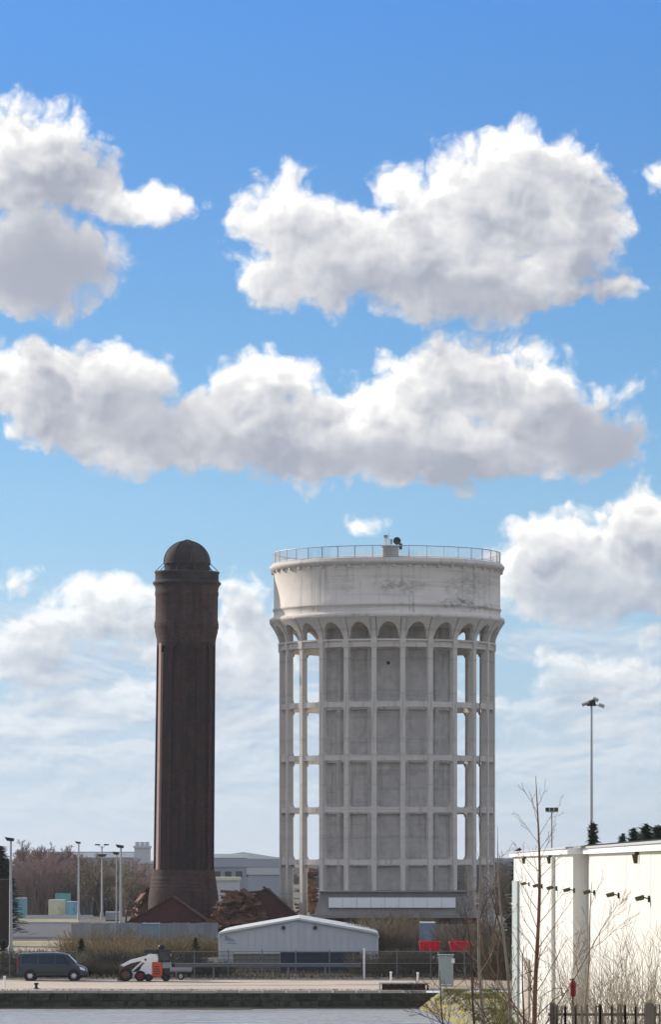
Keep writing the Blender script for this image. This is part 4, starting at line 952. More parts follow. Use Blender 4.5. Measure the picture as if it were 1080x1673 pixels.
# ================================================================ lamps and masts
def lamp_post(label, px, ytop, D, kind='single', m=M['galv'], r0=0.11, r1=0.06, name='lamp_post', group=None):
    h = PZ(ytop, D); t = thing(name, label, 'lamp post', (PX(px, D), D, 0), group=group)
    MB().tube((0, 0, 0), (0, 0, h-0.25), r0, r1, 10).build('pole', m, t); MB().tube((0, 0, 0), (0, 0, 0.9), r0*1.35, r0*1.35, 10).build('base', m, t)
    if kind == 'single':
        hd = MB(); hd.add([(-0.55, -0.25, h-0.02), (0.3, -0.25, h-0.15), (0.3, 0.25, h-0.15), (-0.55, 0.25, h-0.02), (-0.35, -0.18, h-0.36), (0.25, -0.18, h-0.42), (0.25, 0.18, h-0.42), (-0.35, 0.18, h-0.36)], [(0,3,2,1),(4,5,6,7),(0,1,5,4),(1,2,6,5),(2,3,7,6),(3,0,4,7)])
        hd.build('lamp_head', M['darkmetal'], t)
    elif kind == 'fork':
        MB().tube((0, 0, h-0.7), (-0.6, 0, h-0.15), 0.04, n=6).build('arm', m, t); MB().tube((0, 0, h-0.7), (0.6, 0, h-0.15), 0.04, n=6).build('arm', m, t)
        for sx in (-1, 1): MB().box(sx*0.65-0.38, sx*0.65+0.38, -0.22, 0.22, h-0.2, h).build('lamp_head', M['darkmetal'], t)
        MB().tube((0, 0, h-1.9), (0, 0, h-1.5), 0.5, 0.8, 10).build('collar', M['darkmetal'], t)
    elif kind == 'bar':
        MB().box(-0.5, 0.5, -0.1, 0.1, h-0.40, h-0.30).build('cross_arm', m, t)
        for i in range(3): MB().box(-0.52+i*0.36, -0.20+i*0.36, -0.2, 0.1, h-0.30, h-0.02).build('lamp_head', M['darkmetal'], t)
    elif kind == 'mast':
        MB().tube((0, 0, h-0.45), (0, 0, h-0.1), 0.34, 0.28, 12).build('head_ring', M['darkmetal'], t)
        for k, (sx, y, z) in enumerate(((-0.42, 0.1, -0.3), (0.0, -0.35, -0.15), (0.62, 0, -0.42), (-0.1, 0.4, -0.2), (0.25, -0.2, 0.0))):
            a_ = MB(); a_.tube((0, 0, h-0.3), (sx, y, h+z), 0.04, n=6); a_.build('arm', m, t)
            lh = MB(); lh.box(-0.2, 0.2, -0.14, 0.14, -0.1, 0.1); q = lh.build('lamp_head', M['darkmetal'] if k % 2 else M['galv'], t, loc=(sx*1.15, y, h+z)); q.rotation_euler = (0.3, 0.35*(1 if sx > 0 else -1), 0)
    return t
lamp_post('nearest pale lamp post, tallest one at the left edge of the picture', 17, 1367, 380, r0=0.17, r1=0.09)
lamp_post('pale lamp post right of the cream trailer in front of the brown trees', 128, 1374, 620, r0=0.17, r1=0.10)
lamp_post('slim lamp post with a forked head between two single ones', 166, 1379, 640, 'fork', r0=0.17, r1=0.10)
lamp_post('pale lamp post close to the brick tower with its foot at the grey fence', 197, 1379, 430, r0=0.16, r1=0.09)
lamp_post('thin lamp post just left of the one by the grey fence', 190, 1391, 520, r0=0.12, r1=0.07)
lamp_post('very tall thin floodlight mast behind the white warehouse', 967, 1143, 300, 'mast', r0=0.15, r1=0.075, name='floodlight_mast')
lamp_post('shorter pole with a wide dark bar of floodlights behind the warehouse', 902, 1319, 350, 'bar', r0=0.09, r1=0.06, name='floodlight_mast')

# ================================================================ quayside odds and ends
def quay_post(label, px, y0, y1, r=0.07, m=M['white']):
    D = 8.1*F/(y0-HY); t = thing('mooring_post', label, 'post', (PX(px, D), D, 0.012)); h = (y0-y1)*D/F
    MB().tube((0, 0, 0), (0, 0, h), r, r*0.9, 10).build('shaft', m, t); MB().lathe([(r*1.25, h-0.04), (r*1.25, h+0.03), (0, h+0.07)], 12).build('cap', m, t)
quay_post('short white post at the far left of the quay edge', 7, 1614, 1596)
quay_post('short white post on the quay edge below the bare brown bush', 639, 1613, 1589)
quay_post('short white post between the tipping trailers and the water', 683, 1614, 1590)
t = thing('bollard', 'small black mooring bollard on the pale quay in front of the van', 'bollard', (PX(58.5, 278), 278, 0.012))
MB().lathe([(0.12, 0), (0.10, 0.12), (0.08, 0.25), (0.16, 0.30), (0.17, 0.36), (0.10, 0.40), (0, 0.41)], 14).build('bollard_head', M['darkmetal'], t); MB().lathe([(0.24, 0), (0.24, 0.04), (0, 0.05)], 14).build('base_plate', M['darkmetal'], t)
# recess with steps in the quay edge
rec = thing('landing_stage', 'dark timber landing with a pale rail at the right end of the quay wall', 'landing', (PX(660, 275), 275, 0))
x0 = PX(622, 275)-PX(660, 275); x1 = PX(703, 275)-PX(660, 275)
for i in range(7): MB().box(x0+0.1+i*(x1-x0-0.2)/7, x0+0.06+(i+1)*(x1-x0-0.2)/7, 0.2, 1.6, 0.34, 0.42).build('deck_board', M['darkwood'], rec)
for i in range(5): MB().box(x0+0.1+i*(x1-x0-0.3)/4, x0+0.22+i*(x1-x0-0.3)/4, 0.15, 0.27, 0.012, 0.34).build('leg', M['darkwood'], rec)
MB().box(x0+0.1, x1-0.3, 0.3, 1.5, 0.012, 0.335).build('dark_fill', M['darkwood'], rec)  # dark box under the deck, stands in for the shade of a recess
MB().box(x0, x1, -0.02, 0.08, 0.42, 0.50).build('edge_board', M['coping'], rec); MB().box(x0-0.1, x0, -0.02, 1.6, 0.015, 0.5).build('end_board', M['coping'], rec)
# glazed metal cabinet
KD = 284.0; ks = F/KD
kc = thing('metal_cabinet', 'pale green mesh sided metal cabinet standing on the quay before the bare trees', 'cabinet', (PX(729, KD), KD, 0.01)); hw = 12.3/ks; H = 2.05
MB().box(-hw, hw, -0.4, 0.5, 0, 0.10).build('base', M['galv'], kc); MB().box(-hw-0.04, hw+0.04, -0.46, 0.56, H, H+0.07).build('roof', M['greengrey'], kc)
for sx in (-hw+0.03, -0.05, hw-0.09):
    for y in (-0.4, 0.44): MB().box(sx, sx+0.06, y, y+0.06, 0.1, H).build('frame_post', M['galv'], kc)
for (a, b_) in ((-hw+0.09, -0.05), (0.01, hw-0.09)):
    p_ = MB().box(a, b_, -0.385, -0.365, 0.15, H-0.05).build('side_panel', M['greengrey'], kc); MB().box(a, b_, -0.40, -0.385, H*0.5, H*0.5+0.05).build('rail', M['galv'], p_)
MB().box(-hw+0.05, hw-0.05, 0.45, 0.47, 0.15, H-0.05).build('back_panel', M['greengrey'], kc)
MB().box(hw*0.7, hw*0.7+0.22, -0.42, -0.40, 1.55, 1.85).build('notice', M['white'], kc)
# red lifebuoy holder
LBD = 99.0; lh = thing('throw_line_case', 'dark red tube shaped throw line case on a thin post by the warehouse', 'safety post', (PX(937, LBD), LBD, 0)); zc = PZ(1615, LBD); cs_ = 0.58
MB().tube((0, 0.1, 0), (0, 0.1, zc+0.24), 0.02, n=8).build('pole', M['darkmetal'], lh)
MB().lathe([(0, -0.33), (0.07, -0.32), (0.115, -0.24), (0.12, 0.2), (0.09, 0.28), (0.05, 0.33), (0, 0.34)], 16).build('case', M['redhub'], lh, loc=(0, 0, zc)).scale = (cs_,)*3
MB().lathe([(0.074, 0.03), (0.074, 0.05), (0.069, 0.05)], 16).build('strap', M['darkmetal'], lh, loc=(0, 0, zc))
MB().tube((0.0, 0, zc+0.17), (-0.08, 0.0, zc+0.22), 0.018, n=6).build('hook', M['redhub'], lh)
# near paling fence at the bottom right
PFD = 97.0; pf = thing('paling_fence', 'weathered grey paling fence in the bottom right corner', 'fence', (PX(990, PFD), PFD, 0)); zg = 2.4
ztp = PZ(1641, PFD); xa = PX(896, PFD)-PX(990, PFD); xb = PX(1100, PFD)-PX(990, PFD); n = int((xb-xa)/0.094)
pr = random.Random(5)
for i in range(n):
    w_ = 0.025+pr.uniform(-0.004, 0.004); h = ztp+pr.uniform(-0.03, 0.03)
    o = MB().prism([(-w_, zg), (w_, zg), (w_, h-0.05), (0, h), (-w_, h-0.05)], -0.012, 0.012).build('pale', M['paling'], pf, loc=(xa+i*0.094, 0, 0)); o.rotation_euler = (0, pr.uniform(-0.03, 0.03), 0)
for dz in (0.20, 1.1): MB().box(xa, xb, 0.014, 0.06, ztp-dz-0.06, ztp-dz).build('rail', M['paling'], pf)
for px in (903, 1062): MB().box(-0.055, 0.055, 0.06, 0.17, zg-0.2, ztp+0.04).build('post', M['paling'], pf, loc=(PX(px, PFD)-PX(990, PFD), 0, 0))
for px in (1062,): MB().box(-0.10, 0.10, -0.05, 0.0, zg-0.2, ztp+0.02).build('gate_stile', M['paling'], pf, loc=(PX(px, PFD)-PX(990, PFD), -0.03, 0))

# ================================================================ distant buildings
def block(name, label, px0, px1, ytop, D, depth, wallm, roofm, band=None, windows=0, parts=1, roof_h=0.6, vent=0):
    x0 = PX(px0, D); x1 = PX(px1, D); cx = (x0+x1)/2; hw = (x1-x0)/2; zt = PZ(ytop, D)
    t = thing(name, label, 'building', (cx, D, 0)); MB().box(-hw, hw, 0, depth, 0, zt-roof_h).build('wall', wallm, t)
    MB().box(-hw-0.3, hw+0.3, -0.4, depth+0.3, zt-roof_h, zt).build('roof', roofm, t)
    n = max(0, windows)
    for i in range(n):
        a = -hw+hw*2*(i+0.2)/n; MB().box(a, a+hw*1.2/n, -0.2, 0.05, zt*0.45, zt*0.62).build('window', M['glass'], t)
    for i in range(vent):
        a = -hw+hw*2*(i+0.5)/vent; MB().box(a-0.6, a+0.6, depth*0.3, depth*0.3+1.5, zt, zt+1.2).build('roof_vent', roofm, t)
    return t
block('warehouse', 'distant long warehouse with a white eaves band left of the brick tower', 118, 217, 1393, 1500, 60, M['wallgrey'], M['white'], windows=6, roof_h=1.7)
block('warehouse', 'distant grey roofed warehouse standing behind the white banded one', 60, 222, 1391.5, 1700, 60, M['wallgrey'], M['roofgrey'], roof_h=1.0)
sb = block('silo_block', 'pale distant silo block just left of the brick tower shaft', 219, 243, 1382, 1250, 12, M['silo'], M['silo'], vent=3)
block('silo_annexe', 'low pale annexe at the foot of the distant silo block', 214, 250, 1409, 1230, 12, M['wallgrey'], M['silo'], roof_h=0.4)
block('warehouse', 'distant blue grey warehouse with a white eaves band between the towers', 345, 400, 1395, 1400, 50, M['wallgrey'], M['white'], windows=4, roof_h=1.3)
block('warehouse', 'wide distant blue grey warehouse roof between the towers', 346, 470, 1403, 1250, 60, M['wallgrey'], M['roofgrey'], roof_h=2.4, windows=7)
block('warehouse', 'pale sloping roofed building low between the towers', 405, 475, 1418, 1000, 30, M['roofgrey'], M['silo'], roof_h=1.6)
block('warehouse', 'small cream walled building low beside the brick tower', 348, 388, 1433, 900, 20, M['silo'], M['cream'], roof_h=0.7)
block('warehouse', 'distant flat building right of the concrete tower', 806, 850, 1402, 1400, 40, M['wallgrey'], M['roofgrey'], roof_h=1.2, windows=3)

# ================================================================ trees and bushes
def grow(mb, p, d, L, r, depth, rn, prm, tw=None):
    """recursive branch; prm: nseg, spread, up, ratio, kids, rr"""
    n = prm['seg']; pts = [Vector(p)]; d = Vector(d).normalized(); dirs = []
    for i in range(n):
        d = (d+Vector((rn.gauss(0, prm['wob']), rn.gauss(0, prm['wob']), rn.gauss(0, prm['wob'])+prm['up']))).normalized()
        pts.append(pts[-1]+d*L/n); dirs.append(d.copy())
    r1 = r*prm['rr']
    tgt = tw if (tw is not None and depth <= prm.get('twl', 0)) else mb
    for i in range(n):
        a = r+(r1-r)*i/n; b_ = r+(r1-r)*(i+1)/n
        tgt.tube(pts[i], pts[i+1], a, b_, 6 if r > 0.05 else 3, cap=False)
    if depth == 0: return
    k = prm['kids']
    for j in range(k):
        f = 0.3+0.7*(j+rn.random()*0.8)/k; i = min(n-1, int(f*n)); q = pts[i].lerp(pts[i+1], f*n-i)
        ax = dirs[i].orthogonal().normalized(); ax.rotate(Matrix.Rotation(rn.uniform(0, 6.283), 3, dirs[i]))
        nd = dirs[i]*math.cos(prm['spread'])+ax*math.sin(prm['spread'])*rn.uniform(0.7, 1.2)
        grow(mb, q, nd, L*prm['ratio']*rn.uniform(0.7, 1.15)*(1.1-0.45*f), max(r*0.5*(1.15-0.5*f), prm.get('rmin', 0.004)), depth-1, rn, prm, tw)
def bare_tree_mesh(H, seed, mt, mtw, r0=0.22, depth=4, prm=None):
    rn = random.Random(seed); P = dict(seg=4, wob=0.13, up=0.05, ratio=0.62, kids=5, spread=0.75, rr=0.35, twl=2, rmin=0.018)
    if prm: P.update(prm)
    a = MB(); b_ = MB(); grow(a, (0, 0, 0), (0, 0, 1), H*0.8, r0, depth, rn, P, b_); return a.mesh('trunk', mt, False), b_.mesh('crown', mtw, False)
def place_tree(name, label, cat, loc, meshes, s=1.0, rz=0.0, sz=None, group=None, names=('trunk', 'crown')):
    t = thing(name, label, cat, loc, rz, group); t.scale = (s, s, sz or s)
    for nm, me in zip(names, meshes): link(nm, me, t)
    return t
far = [bare_tree_mesh(12, s_, M['bark'], M['fartwig'], 0.26, 4, dict(kids=6, rmin=0.045, spread=0.7)) for s_ in (1, 2, 3)]
far2 = bare_tree_mesh(10, 8, M['bark'], M['fartwig2'], 0.22, 4, dict(kids=6, rmin=0.045, spread=0.8))
TL = [(26, 1392, 760), (42, 1384, 740), (60, 1380, 755), (78, 1383, 748), (96, 1386, 752), (113, 1388, 742), (131, 1392, 756), (150, 1396, 745), (205, 1408, 700), (228, 1412, 690), (243, 1410, 720),
      (34, 1402, 690), (68, 1396, 695), (104, 1400, 688), (52, 1420, 678), (86, 1418, 676), (122, 1410, 680)]
TW = ['leftmost bare brown tree of the far row', 'bare brown tree behind the nearest lamp post', 'tallest bare tree of the far row, with a rounded top', 'bare brown tree just right of the tallest far one',
      'bare brown tree above the turquoise trailer', 'bare brown tree left of the second lamp post', 'bare brown tree right behind the second lamp post', 'bare tree under the white band of the warehouse',
      'thin bare tree below the silo block, left', 'thin bare tree below the silo block, middle', 'thin bare tree against the brick tower foot',
      'lower bare tree right of the left edge lamp post', 'lower bare tree above the grey trailer', 'lower bare tree above the cream trailer', 'short bare tree right of the sky blue trailer', 'short bare tree over the cream trailer roof', 'short bare tree over the pale blue trailer']
for i, ((px, yt, D), lb) in enumerate(zip(TL, TW)):
    H = PZ(yt, D); place_tree('bare_tree', lb, 'tree', (PX(px, D), D, 0), far[i % 3], H/12.5, i*1.7, group='bare trees behind the trailers')
for i, (px, yt, D, lb) in enumerate(((150, 1402, 660, 'olive brown bare tree left of the forked lamp'), (165, 1400, 655, 'olive brown bare tree behind the forked lamp'), (182, 1404, 665, 'olive brown bare tree right of the forked lamp'), (205, 1420, 600, 'olive brown bare tree just right of the fence foot lamp post'), (226, 1428, 560, 'low olive brown tree by the small rusty heap'))):
    place_tree('bare_tree', lb, 'tree', (PX(px, D), D, 0), far2, PZ(yt, D)/10.2, i*2.1, group='olive trees behind the trailers')
# hedge bases so the wood reads dense low down
def bush_mesh(w_, h, n, seed, m, leaf=0.0, name='brushwood', r=0.012, lean=0.5, base=0.3):
    rn = random.Random(seed); mb = MB()
    for i in range(n):
        a = rn.uniform(0, 6.283); rr = w_*base*math.sqrt(rn.random()); p = Vector((rr*math.cos(a), rr*math.sin(a), 0))
        d = Vector((math.cos(a)*rn.uniform(0, lean), math.sin(a)*rn.uniform(0, lean), 1)).normalized(); L = h*rn.uniform(0.6, 1.05)*(1-0.25*rr/w_)
        q = p; ns = 3
        for k in range(ns):
            d = (d+Vector((rn.gauss(0, .14), rn.gauss(0, .14), 0.02))).normalized(); q2 = q+d*L/ns; mb.tube(q, q2, r*(1-k/ns*0.6), r*(1-(k+1)/ns*0.6), 3, cap=False, smooth=False)
            for j in range(2):
                d3 = (d+Vector((rn.gauss(0, .5), rn.gauss(0, .5), rn.gauss(0, .3)))).normalized(); mb.tube(q2, q2+d3*L*0.22, r*0.55, r*0.3, 3, cap=False, smooth=False)
            q = q2
    return mb.mesh(name, m, False)
hm = [bush_mesh(7, 7.5, 520, s_, m_, r=0.05, lean=0.55, base=0.62) for s_, m_ in ((1, M['fartwig']), (2, M['fartwig2']), (3, M['fartwig']))]
for i in range(13):
    px = 22+i*17.5; D = 720-(i % 3)*22
    o = link('thicket', hm[1 if 7 <= i <= 10 else (0, 2)[i % 2]], None, (PX(px, D), D, 0), rz=i*1.3); o.scale = (1.1, 1, 0.85+0.2*((i*7) % 3)/2)
    tag(o, ['dense twiggy thicket low in the far wood at the left', 'brown thicket low in the far wood, left part', 'brown thicket behind the sky blue trailer', 'brown thicket behind the grey trailer', 'brown thicket behind the cream trailer', 'brown thicket behind the pale blue trailer',
            'brown thicket beside the second lamp post', 'olive thicket left of the forked lamp post', 'olive thicket behind the forked lamp post', 'olive thicket by the thin lamp post', 'olive thicket by the grey fence lamp post', 'brown thicket under the silo block', 'brown thicket by the brick tower foot'][i], 'bush', 'thickets of the far wood')
# bare trees behind, right of the concrete tower
mid = [bare_tree_mesh(11, s_, M['greybark'], M['greybark'], 0.13, 4, dict(kids=4, rmin=0.012, spread=0.5, up=0.10, ratio=0.6)) for s_ in (21, 22)]
brn = bare_tree_mesh(9, 31, M['bark'], M['midtwig'], 0.10, 4, dict(kids=4, rmin=0.014, spread=0.6))
for i, (px, yt, D, k, lb) in enumerate(((800, 1408, 330, 2, 'dark bare tree right of the tower columns near the warehouse'), (822, 1400, 325, 2, 'dark bare tree against the far end of the warehouse'), (836, 1425, 310, 2, 'low dark bare tree touching the warehouse corner'),
        (772, 1430, 330, 2, 'dark bare tree under the right hand columns'), (790, 1455, 312, 2, 'low dark bare tree by the end of the mesh fence'), (812, 1462, 308, 2, 'low dark bare tree between fence and warehouse'),
        (752, 1470, 318, 2, 'short dark bare tree above the right red tub'))):
    place_tree('bare_tree', lb, 'tree', (PX(px, D), D, 0), brn, (PZ(yt, D))/9.2, i*1.9)
# olive bush in front of the pump house and other brush
ob = [bush_mesh(4, 4.2, 420, s_, M['brush'], r=0.03, lean=0.8, base=0.5) for s_ in (5, 6)]
for i, (px, D, s_, lb) in enumerate(((622, 352, 0.85, 'olive brown bare bush at the right end of the gabled shed'), (648, 358, 0.95, 'tallest olive brown bush before the pump house'), (672, 366, 0.8, 'olive brown bush left of the small blue and white cabin'),
        (760, 345, 0.8, 'brown bush behind the right red tub'), (800, 322, 0.85, 'brown bush low between the cabinet and the warehouse'), (826, 300, 0.8, 'brown bush by the warehouse far corner'))):
    o = link('bare_bush', ob[i % 2], None, (PX(px, D), D, 0), rz=i*1.1); o.scale = (s_,)*3; tag(o, lb, 'bush', 'bare bushes below the concrete tower')
db = [bush_mesh(3, 1.6, 260, s_, M['drygrass'], r=0.018, lean=0.9, base=0.6) for s_ in (11, 12)]
for i, (px, D, s_, lb) in enumerate(((150, 372, 1.5, 'dry straw coloured scrub right of the van'), (172, 378, 1.8, 'dry scrub before the dull grey fence'), (202, 366, 1.35, 'dry scrub behind the compact loader boom'), (222, 380, 1.3, 'dry scrub left of the blue grey container'),
        (276, 374, 1.35, 'dry scrub right of the blue grey container'), (298, 382, 1.5, 'dry scrub before the pale grey fence'), (340, 377, 1.35, 'dry scrub near the corner of the gabled shed'), (186, 346, 1.2, 'low dry scrub by the loader bucket'), (250, 352, 0.8, 'low dry scrub behind the loader cab'))):
    o = link('dry_scrub', db[i % 2], None, (PX(px, D), D, 0), rz=i*1.1); o.scale = (s_*1.1, s_, s_*0.8); tag(o, lb, 'scrub', 'dry scrub along the grey fence')
hd_ = [bush_mesh(3, 2.3, 420, s_, M['hedge'], r=0.03, lean=0.9, base=0.62) for s_ in (41, 42)]
hn = ['at the left edge behind the van', 'behind the van tail', 'behind the middle of the van', 'over the van bonnet', 'just right of the van', 'between the van and the loader', 'behind the loader bucket', 'behind the loader arms', 'behind the loader cab',
      'right of the drawbar trailer', 'left of the dull grey container', 'right of the white gate post', 'under the olive brown bush', 'left of the first red tub', 'between the two red tubs', 'right of the second red tub', 'behind the green cabinet', 'near the warehouse corner']
for i, px in enumerate((4, 38, 70, 104, 134, 160, 190, 220, 250, 290, 345, 610, 640, 668, 726, 780, 800, 826)):
    o = link('hedge_bush', hd_[i % 2], None, (PX(px, 309), 309+(i % 3)*1.5, 0), rz=i*1.3); o.scale = (0.75+0.2*((i*3) % 2), 0.8, (0.35, 0.75, 0.5, 0.85)[(i*7) % 4]); tag(o, 'low dark olive bush behind the mesh fence '+hn[i], 'bush', 'low bushes behind the mesh fence')
# conifers
def conifer_mesh(H, W_, n, seed, m, leafs=0.16):
    rn = random.Random(seed); mb = MB()
    for i in range(n):
        z = H*(0.06+0.92*rn.random()**0.8); a = rn.uniform(0, 6.283); k = (1-z/H); tier = 0.75+0.25*math.sin(z*7.0+seed+2*math.sin(a*3))
        R = W_*(k**0.85)*tier; L = R*rn.uniform(0.72, 1.12); c = Vector((math.cos(a)*L, math.sin(a)*L, z-0.12*L+rn.uniform(-.1, .1)))
        if rn.random() < 0.45: c.x *= rn.random(); c.y *= rn.random()
        s_ = leafs*rn.uniform(0.6, 1.5); o1 = Vector((math.cos(a), math.sin(a), rn.uniform(-0.5, 0.5)))*s_*2.0; o2 = Vector((-math.sin(a), math.cos(a), rn.uniform(-0.4, 0.4)))*s_
        mb.add([c-o1*0.5, c+o2*0.5, c+o1, c-o2*0.5], [(0, 1, 2, 3)])
    tk = MB(); tk.tube((0, 0, 0), (0, 0, H*0.93), W_*0.08, 0.02, 7); return tk.mesh('trunk', M['bark'], False), mb.mesh('crown', m, False)
cf = [conifer_mesh(10, 2.3, 2600, s_, M['needle'], 0.20) for s_ in (1, 2)]
for i, (px, yt, D, sx, lb) in enumerate(((969, 1341, 275, 0.62, 'dark conifer at the foot of the tall floodlight mast'), (1018, 1360, 282, 0.6, 'small dark conifer left of the group behind the warehouse roof'), (1036, 1351, 290, 0.75, 'dark conifer in the middle of the group behind the warehouse'),
        (1056, 1344, 285, 0.9, 'dark conifer, tallest of the group at the right edge'), (1076, 1346, 288, 1.0, 'dark conifer cut by the right edge of the picture'), (848, 1384, 300, 0.8, 'dark conifer tip over the far end of the warehouse roof'),
        (-2, 1380, 470, 1.5, 'dark conifer at the left edge behind the brown store'), (9, 1400, 478, 1.2, 'lower dark conifer beside the one at the left edge'))):
    H = PZ(yt, D); t = place_tree('conifer', lb, 'tree', (PX(px, D), D, 0), cf[i % 2], 1.0, i); t.scale = (sx*H/10, sx*H/10, H/10)
cs = conifer_mesh(2.2, 0.62, 700, 5, M['needle'], 0.09)
for px, yb, yt, D, sc_, lb in ((132, 1572, 1535, 345, 1.0, 'small cone shaped evergreen between the van and the loader'), (319, 1566, 1533, 360, 0.9, 'small cone shaped evergreen left of the gabled shed'), (5, 1590, 1538, 320, 1.15, 'dark evergreen bush at the left edge by the lamp post'), (96, 1530, 1512, 470, 0.6, 'tiny evergreen by the dull grey fence')):
    if px == 96: px, D = 159, 455
    z = PZ(yt, D); t = place_tree('conical_shrub', lb, 'shrub', (PX(px, D), D, 0), cs, 1.0, px); t.scale = (sc_*1.15, sc_*1.15, z/2.15)

# woodland strips on the plain, far beyond
rn = random.Random(77); mb = MB()
for i in range(5200):
    D = rn.choice((1300, 1750, 2300, 3000))*rn.uniform(0.93, 1.07); x = rn.uniform(-0.55, 0.55)*D
    if mnoise.noise(Vector((x*0.004, D*0.002, 2))) < -0.05: continue
    s_ = rn.uniform(3, 6.5); z = rn.uniform(0, 6.0); vs = []
    for k in range(5):
        a = k*1.257+rn.uniform(-.3, .3); vs.append((x+math.cos(a)*s_, D+rn.uniform(-2, 2), z+math.sin(a)*s_*0.62))
    vs.append((x, D-2.5, z+s_*0.2)); mb.add(vs, [(k, (k+1) % 5, 5) for k in range(5)])
o = mb.build('far_woodland', M['farwood'], fix=False, kind='stuff'); o['label'] = 'far off woodland strips along the plain'; o['category'] = 'woodland'
# ---- bare trees close to the camera
M_fg = M['bark']
def fg_leader(label, px, D, ytip, r0, seed, kids=26, zlow=2.4, spread=(0.55, 0.95), Ls=0.26, lean=0.0, mt=None, mtw=None, fork=None, tipw=0.006, cat='tree', up=0.06):
    rn = random.Random(seed); H = PZ(ytip, D); t = thing('bare_tree', label, cat, (PX(px, D), D, 2.45)); H -= 2.45
    a = MB(); tw = MB(); pts = []; n = 14
    for i in range(n+1):
        f = i/n; pts.append(Vector((lean*f*H+0.06*math.sin(f*7+seed)*(1 if 0 < i else 0), 0.05*math.sin(f*5), H*f)))
    for i in range(n): a.tube(pts[i], pts[i+1], r0*(1-i/n)**0.8+tipw, r0*(1-(i+1)/n)**0.8+tipw, 8, cap=False)
    P = dict(seg=4, wob=0.10, up=up, ratio=0.45, kids=3, spread=0.55, rr=0.4, twl=9, rmin=0.0045)
    for j in range(kids):
        f = 0.12+0.80*(j+rn.random()*0.6)/kids; i = int(f*n); q = pts[i].lerp(pts[i+1], f*n-i)
        az = j*2.4+rn.uniform(-0.4, 0.4); sp_ = rn.uniform(*spread)
        d = Vector((math.cos(az)*math.sin(sp_), math.sin(az)*math.sin(sp_)*0.6, math.cos(sp_)))
        tw = MB(); grow(tw, q, d, H*Ls*(1.1-0.65*f)*rn.uniform(0.7, 1.2), max(0.008, r0*0.30*(1-f*0.75)), 2, rn, P, tw); tw.build('branch', mtw or M['bark'], t, fix=False)
    if fork:
        for (dx, dz, L, r) in fork:
            P2 = dict(P); P2.update(kids=6, ratio=0.42, up=0.05)
            zf_ = 1.2+rn.uniform(0, 0.4); lb_ = MB(); grow(lb_, (lean*zf_, 0, zf_), (dx, rn.uniform(-.15, .15), dz), L, r, 3, rn, P2, lb_); lb_.build('limb', mtw or M['bark'], t, fix=False)
    tr_ = a.build('trunk', mt or M['bark'], t, fix=False)
    return t
fg_leader('tall slender reddish bare tree standing before the white warehouse', 878, 100, 1268, 0.066, 3, kids=30, Ls=0.20, mt=M['redbark'], mtw=M['redbark'], fork=[(0.55, 0.85, 3.3, 0.022), (-0.45, 0.9, 2.8, 0.020), (-0.8, 0.8, 2.2, 0.017)])
fg_leader('pale grey bare tree across the right hand columns of the concrete tower', 792, 118, 1330, 0.055, 8, kids=11, Ls=0.20, lean=-0.03, mt=M['greybark'], mtw=M['greybark'], tipw=0.004)
fg_leader('pale grey bare tree left of the tall reddish one', 836, 122, 1350, 0.05, 12, kids=9, Ls=0.18, lean=-0.06, mt=M['greybark'], mtw=M['greybark'], tipw=0.004)
fg_leader('dark bare sapling leaning in front of the green cabinet', 800, 92, 1500, 0.035, 14, kids=8, Ls=0.40, lean=-0.12, fork=[(-0.7, 0.7, 2.2, 0.022), (0.5, 0.8, 2.0, 0.02)])
fg_leader('dark bare sapling low at the bottom by the grass', 842, 90, 1545, 0.032, 17, kids=8, Ls=0.42, lean=0.06, fork=[(-0.5, 0.8, 2.0, 0.02)])
fg_leader('dark thin sapling over the corner of the water', 752, 95, 1585, 0.025, 19, kids=10, Ls=0.5, lean=-0.15)
fg_leader('bare tree with long thin stems across the shaded warehouse corner', 940, 104, 1440, 0.04, 23, kids=9, Ls=0.26, lean=0.09, spread=(0.3, 0.6), mt=M['twig'], mtw=M['twig'], up=0.1)
pb = [bush_mesh(2.2, 4.2, 85, s_, M['twig'], r=0.011, lean=0.6, base=0.35, name='stems') for s_ in (31, 32)]
for i, (px, D, s_, lb) in enumerate(((1000, 108, 0.86, 'pale twiggy shrub behind the paling fence, left one'), (1040, 106, 0.98, 'pale twiggy shrub in the middle before the white wall'), (1078, 109, 0.90, 'pale twiggy shrub cut by the right edge of the picture'), (975, 118, 0.75, 'low pale shrub by the shaded warehouse corner'), (905, 116, 0.65, 'low twiggy shrub right of the tall reddish tree'))):
    t = place_tree('bare_shrub', lb, 'shrub', (PX(px, D), D, 2.4), (pb[i % 2],), s_, i*1.4, group='pale bare shrubs before the white wall', names=('stems',))

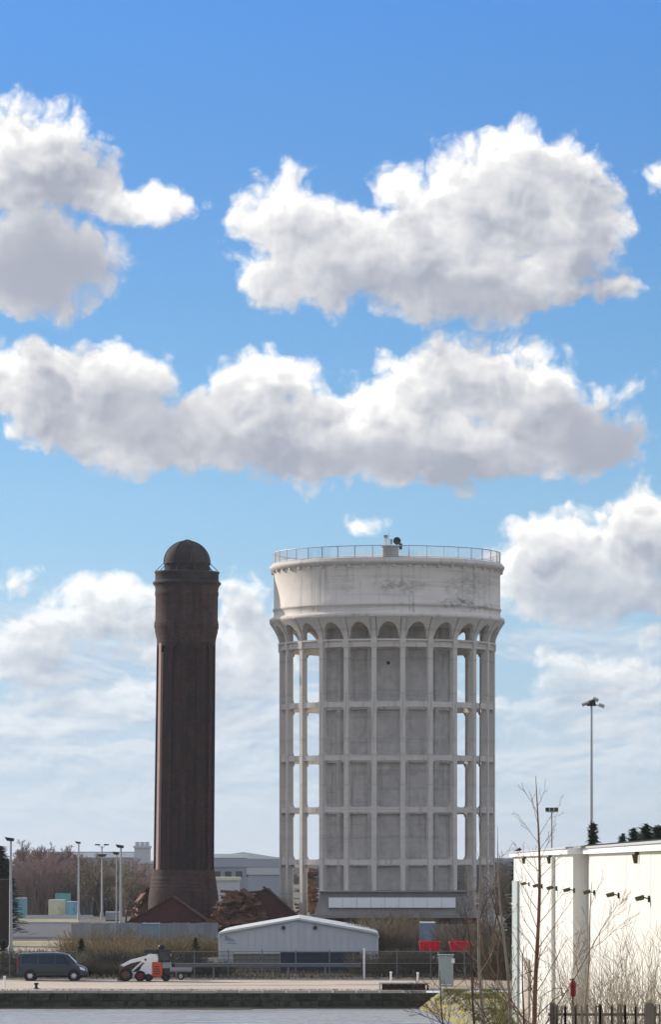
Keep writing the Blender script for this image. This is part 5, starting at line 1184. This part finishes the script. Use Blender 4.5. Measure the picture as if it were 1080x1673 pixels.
# ================================================================ grass and rubble, small scale
def tufts(name, region, n, h, m, seed, zf=lambda x, y: 0.0, w_=0.03):
    rn = random.Random(seed); mb = MB()
    for i in range(n):
        x, y = region(rn)
        z = zf(x, y)
        if z is None: continue
        for k in range(3):
            a = rn.uniform(0, 6.283); L = h*rn.uniform(0.5, 1.3); dx, dy = math.cos(a), math.sin(a)
            mb.add([(x-dy*w_, y+dx*w_, z-0.02), (x+dy*w_, y-dx*w_, z-0.02), (x+dx*L*0.5, y+dy*L*0.5, z+L)], [(0, 1, 2)])
    return mb.build(name, m, fix=False, kind='stuff')
def rg(rn):
    y = rn.uniform(205, 276); return rn.uniform(5.2, 10.3), y
def zg_(x, y):
    d = shore_dist(x, y)
    return None if d < 0.35 or mnoise.noise(Vector((x*0.5, y*0.12, 4))) < -0.12 else land_z(x, y)
o = tufts('bank_grass', rg, 9000, 0.16, M['greengrass'], 5, zg_, 0.025); o['label'] = 'yellow green grass on the bank right of the dock'; o['category'] = 'grass'
def rv(rn):
    return rn.uniform(PX(-10, 310), PX(850, 310)), rn.uniform(303, 345)
o = tufts('yard_weeds', rv, 7000, 0.30, M['brush'], 6, lambda x, y: 0.0, 0.03); o['label'] = 'brown weeds in the yard behind the mesh fence'; o['category'] = 'weeds'
def rw(rn): return rn.uniform(-24, 5.5), QY+0.74+rn.random()**3*0.5
o = tufts('quay_weeds', rw, 500, 0.09, M['greengrass'], 9, lambda x, y: 0.02, 0.02); o['label'] = 'small weeds along the back of the coping stones'; o['category'] = 'weeds'
rk = random.Random(12); mb = MB()
for i in range(260):
    u = rk.random(); y = 215+u*58; x = None
    for (x1, y1), (x2, y2) in zip(SHORE, SHORE[1:]):
        if y2 <= y <= y1: x = x1+(x2-x1)*(y1-y)/(y1-y2)
    if x is None: continue
    x += rk.uniform(-0.2, 1.3); s_ = rk.uniform(0.06, 0.24); z = land_z(x, y); n = 6
    vs = [(x+s_*math.cos(k)*rk.uniform(.7, 1.2), y+s_*math.sin(k)*rk.uniform(.7, 1.2), z-0.05) for k in range(n)]+[(x+rk.uniform(-.3, .3)*s_, y, z+s_*rk.uniform(.5, .9))]
    mb.add(vs, [(k, (k+1) % n, n) for k in range(n)])
o = mb.build('rubble', M['coping'], kind='stuff'); o['label'] = 'pale rubble along the waterline of the bank'; o['category'] = 'rubble'

# ================================================================ air
hz = bpy.data.materials.new('air'); hz.use_nodes = True; nt = hz.node_tree; nt.nodes.clear()
pv = nt.nodes.new('ShaderNodeVolumePrincipled'); pv.inputs['Color'].default_value = (0.80, 0.88, 1.0, 1); pv.inputs['Density'].default_value = 0.00006; pv.inputs['Anisotropy'].default_value = 0.2
om = nt.nodes.new('ShaderNodeOutputMaterial'); nt.links.new(pv.outputs[0], om.inputs['Volume'])
HAZE = True
if HAZE:
    mb = MB(); mb.box(-10500, 10500, -600, 15500, -5.0, 60.0); o = mb.build('haze', hz, kind='stuff'); o['label'] = 'thin pale haze over the whole dock'; o['category'] = 'haze'
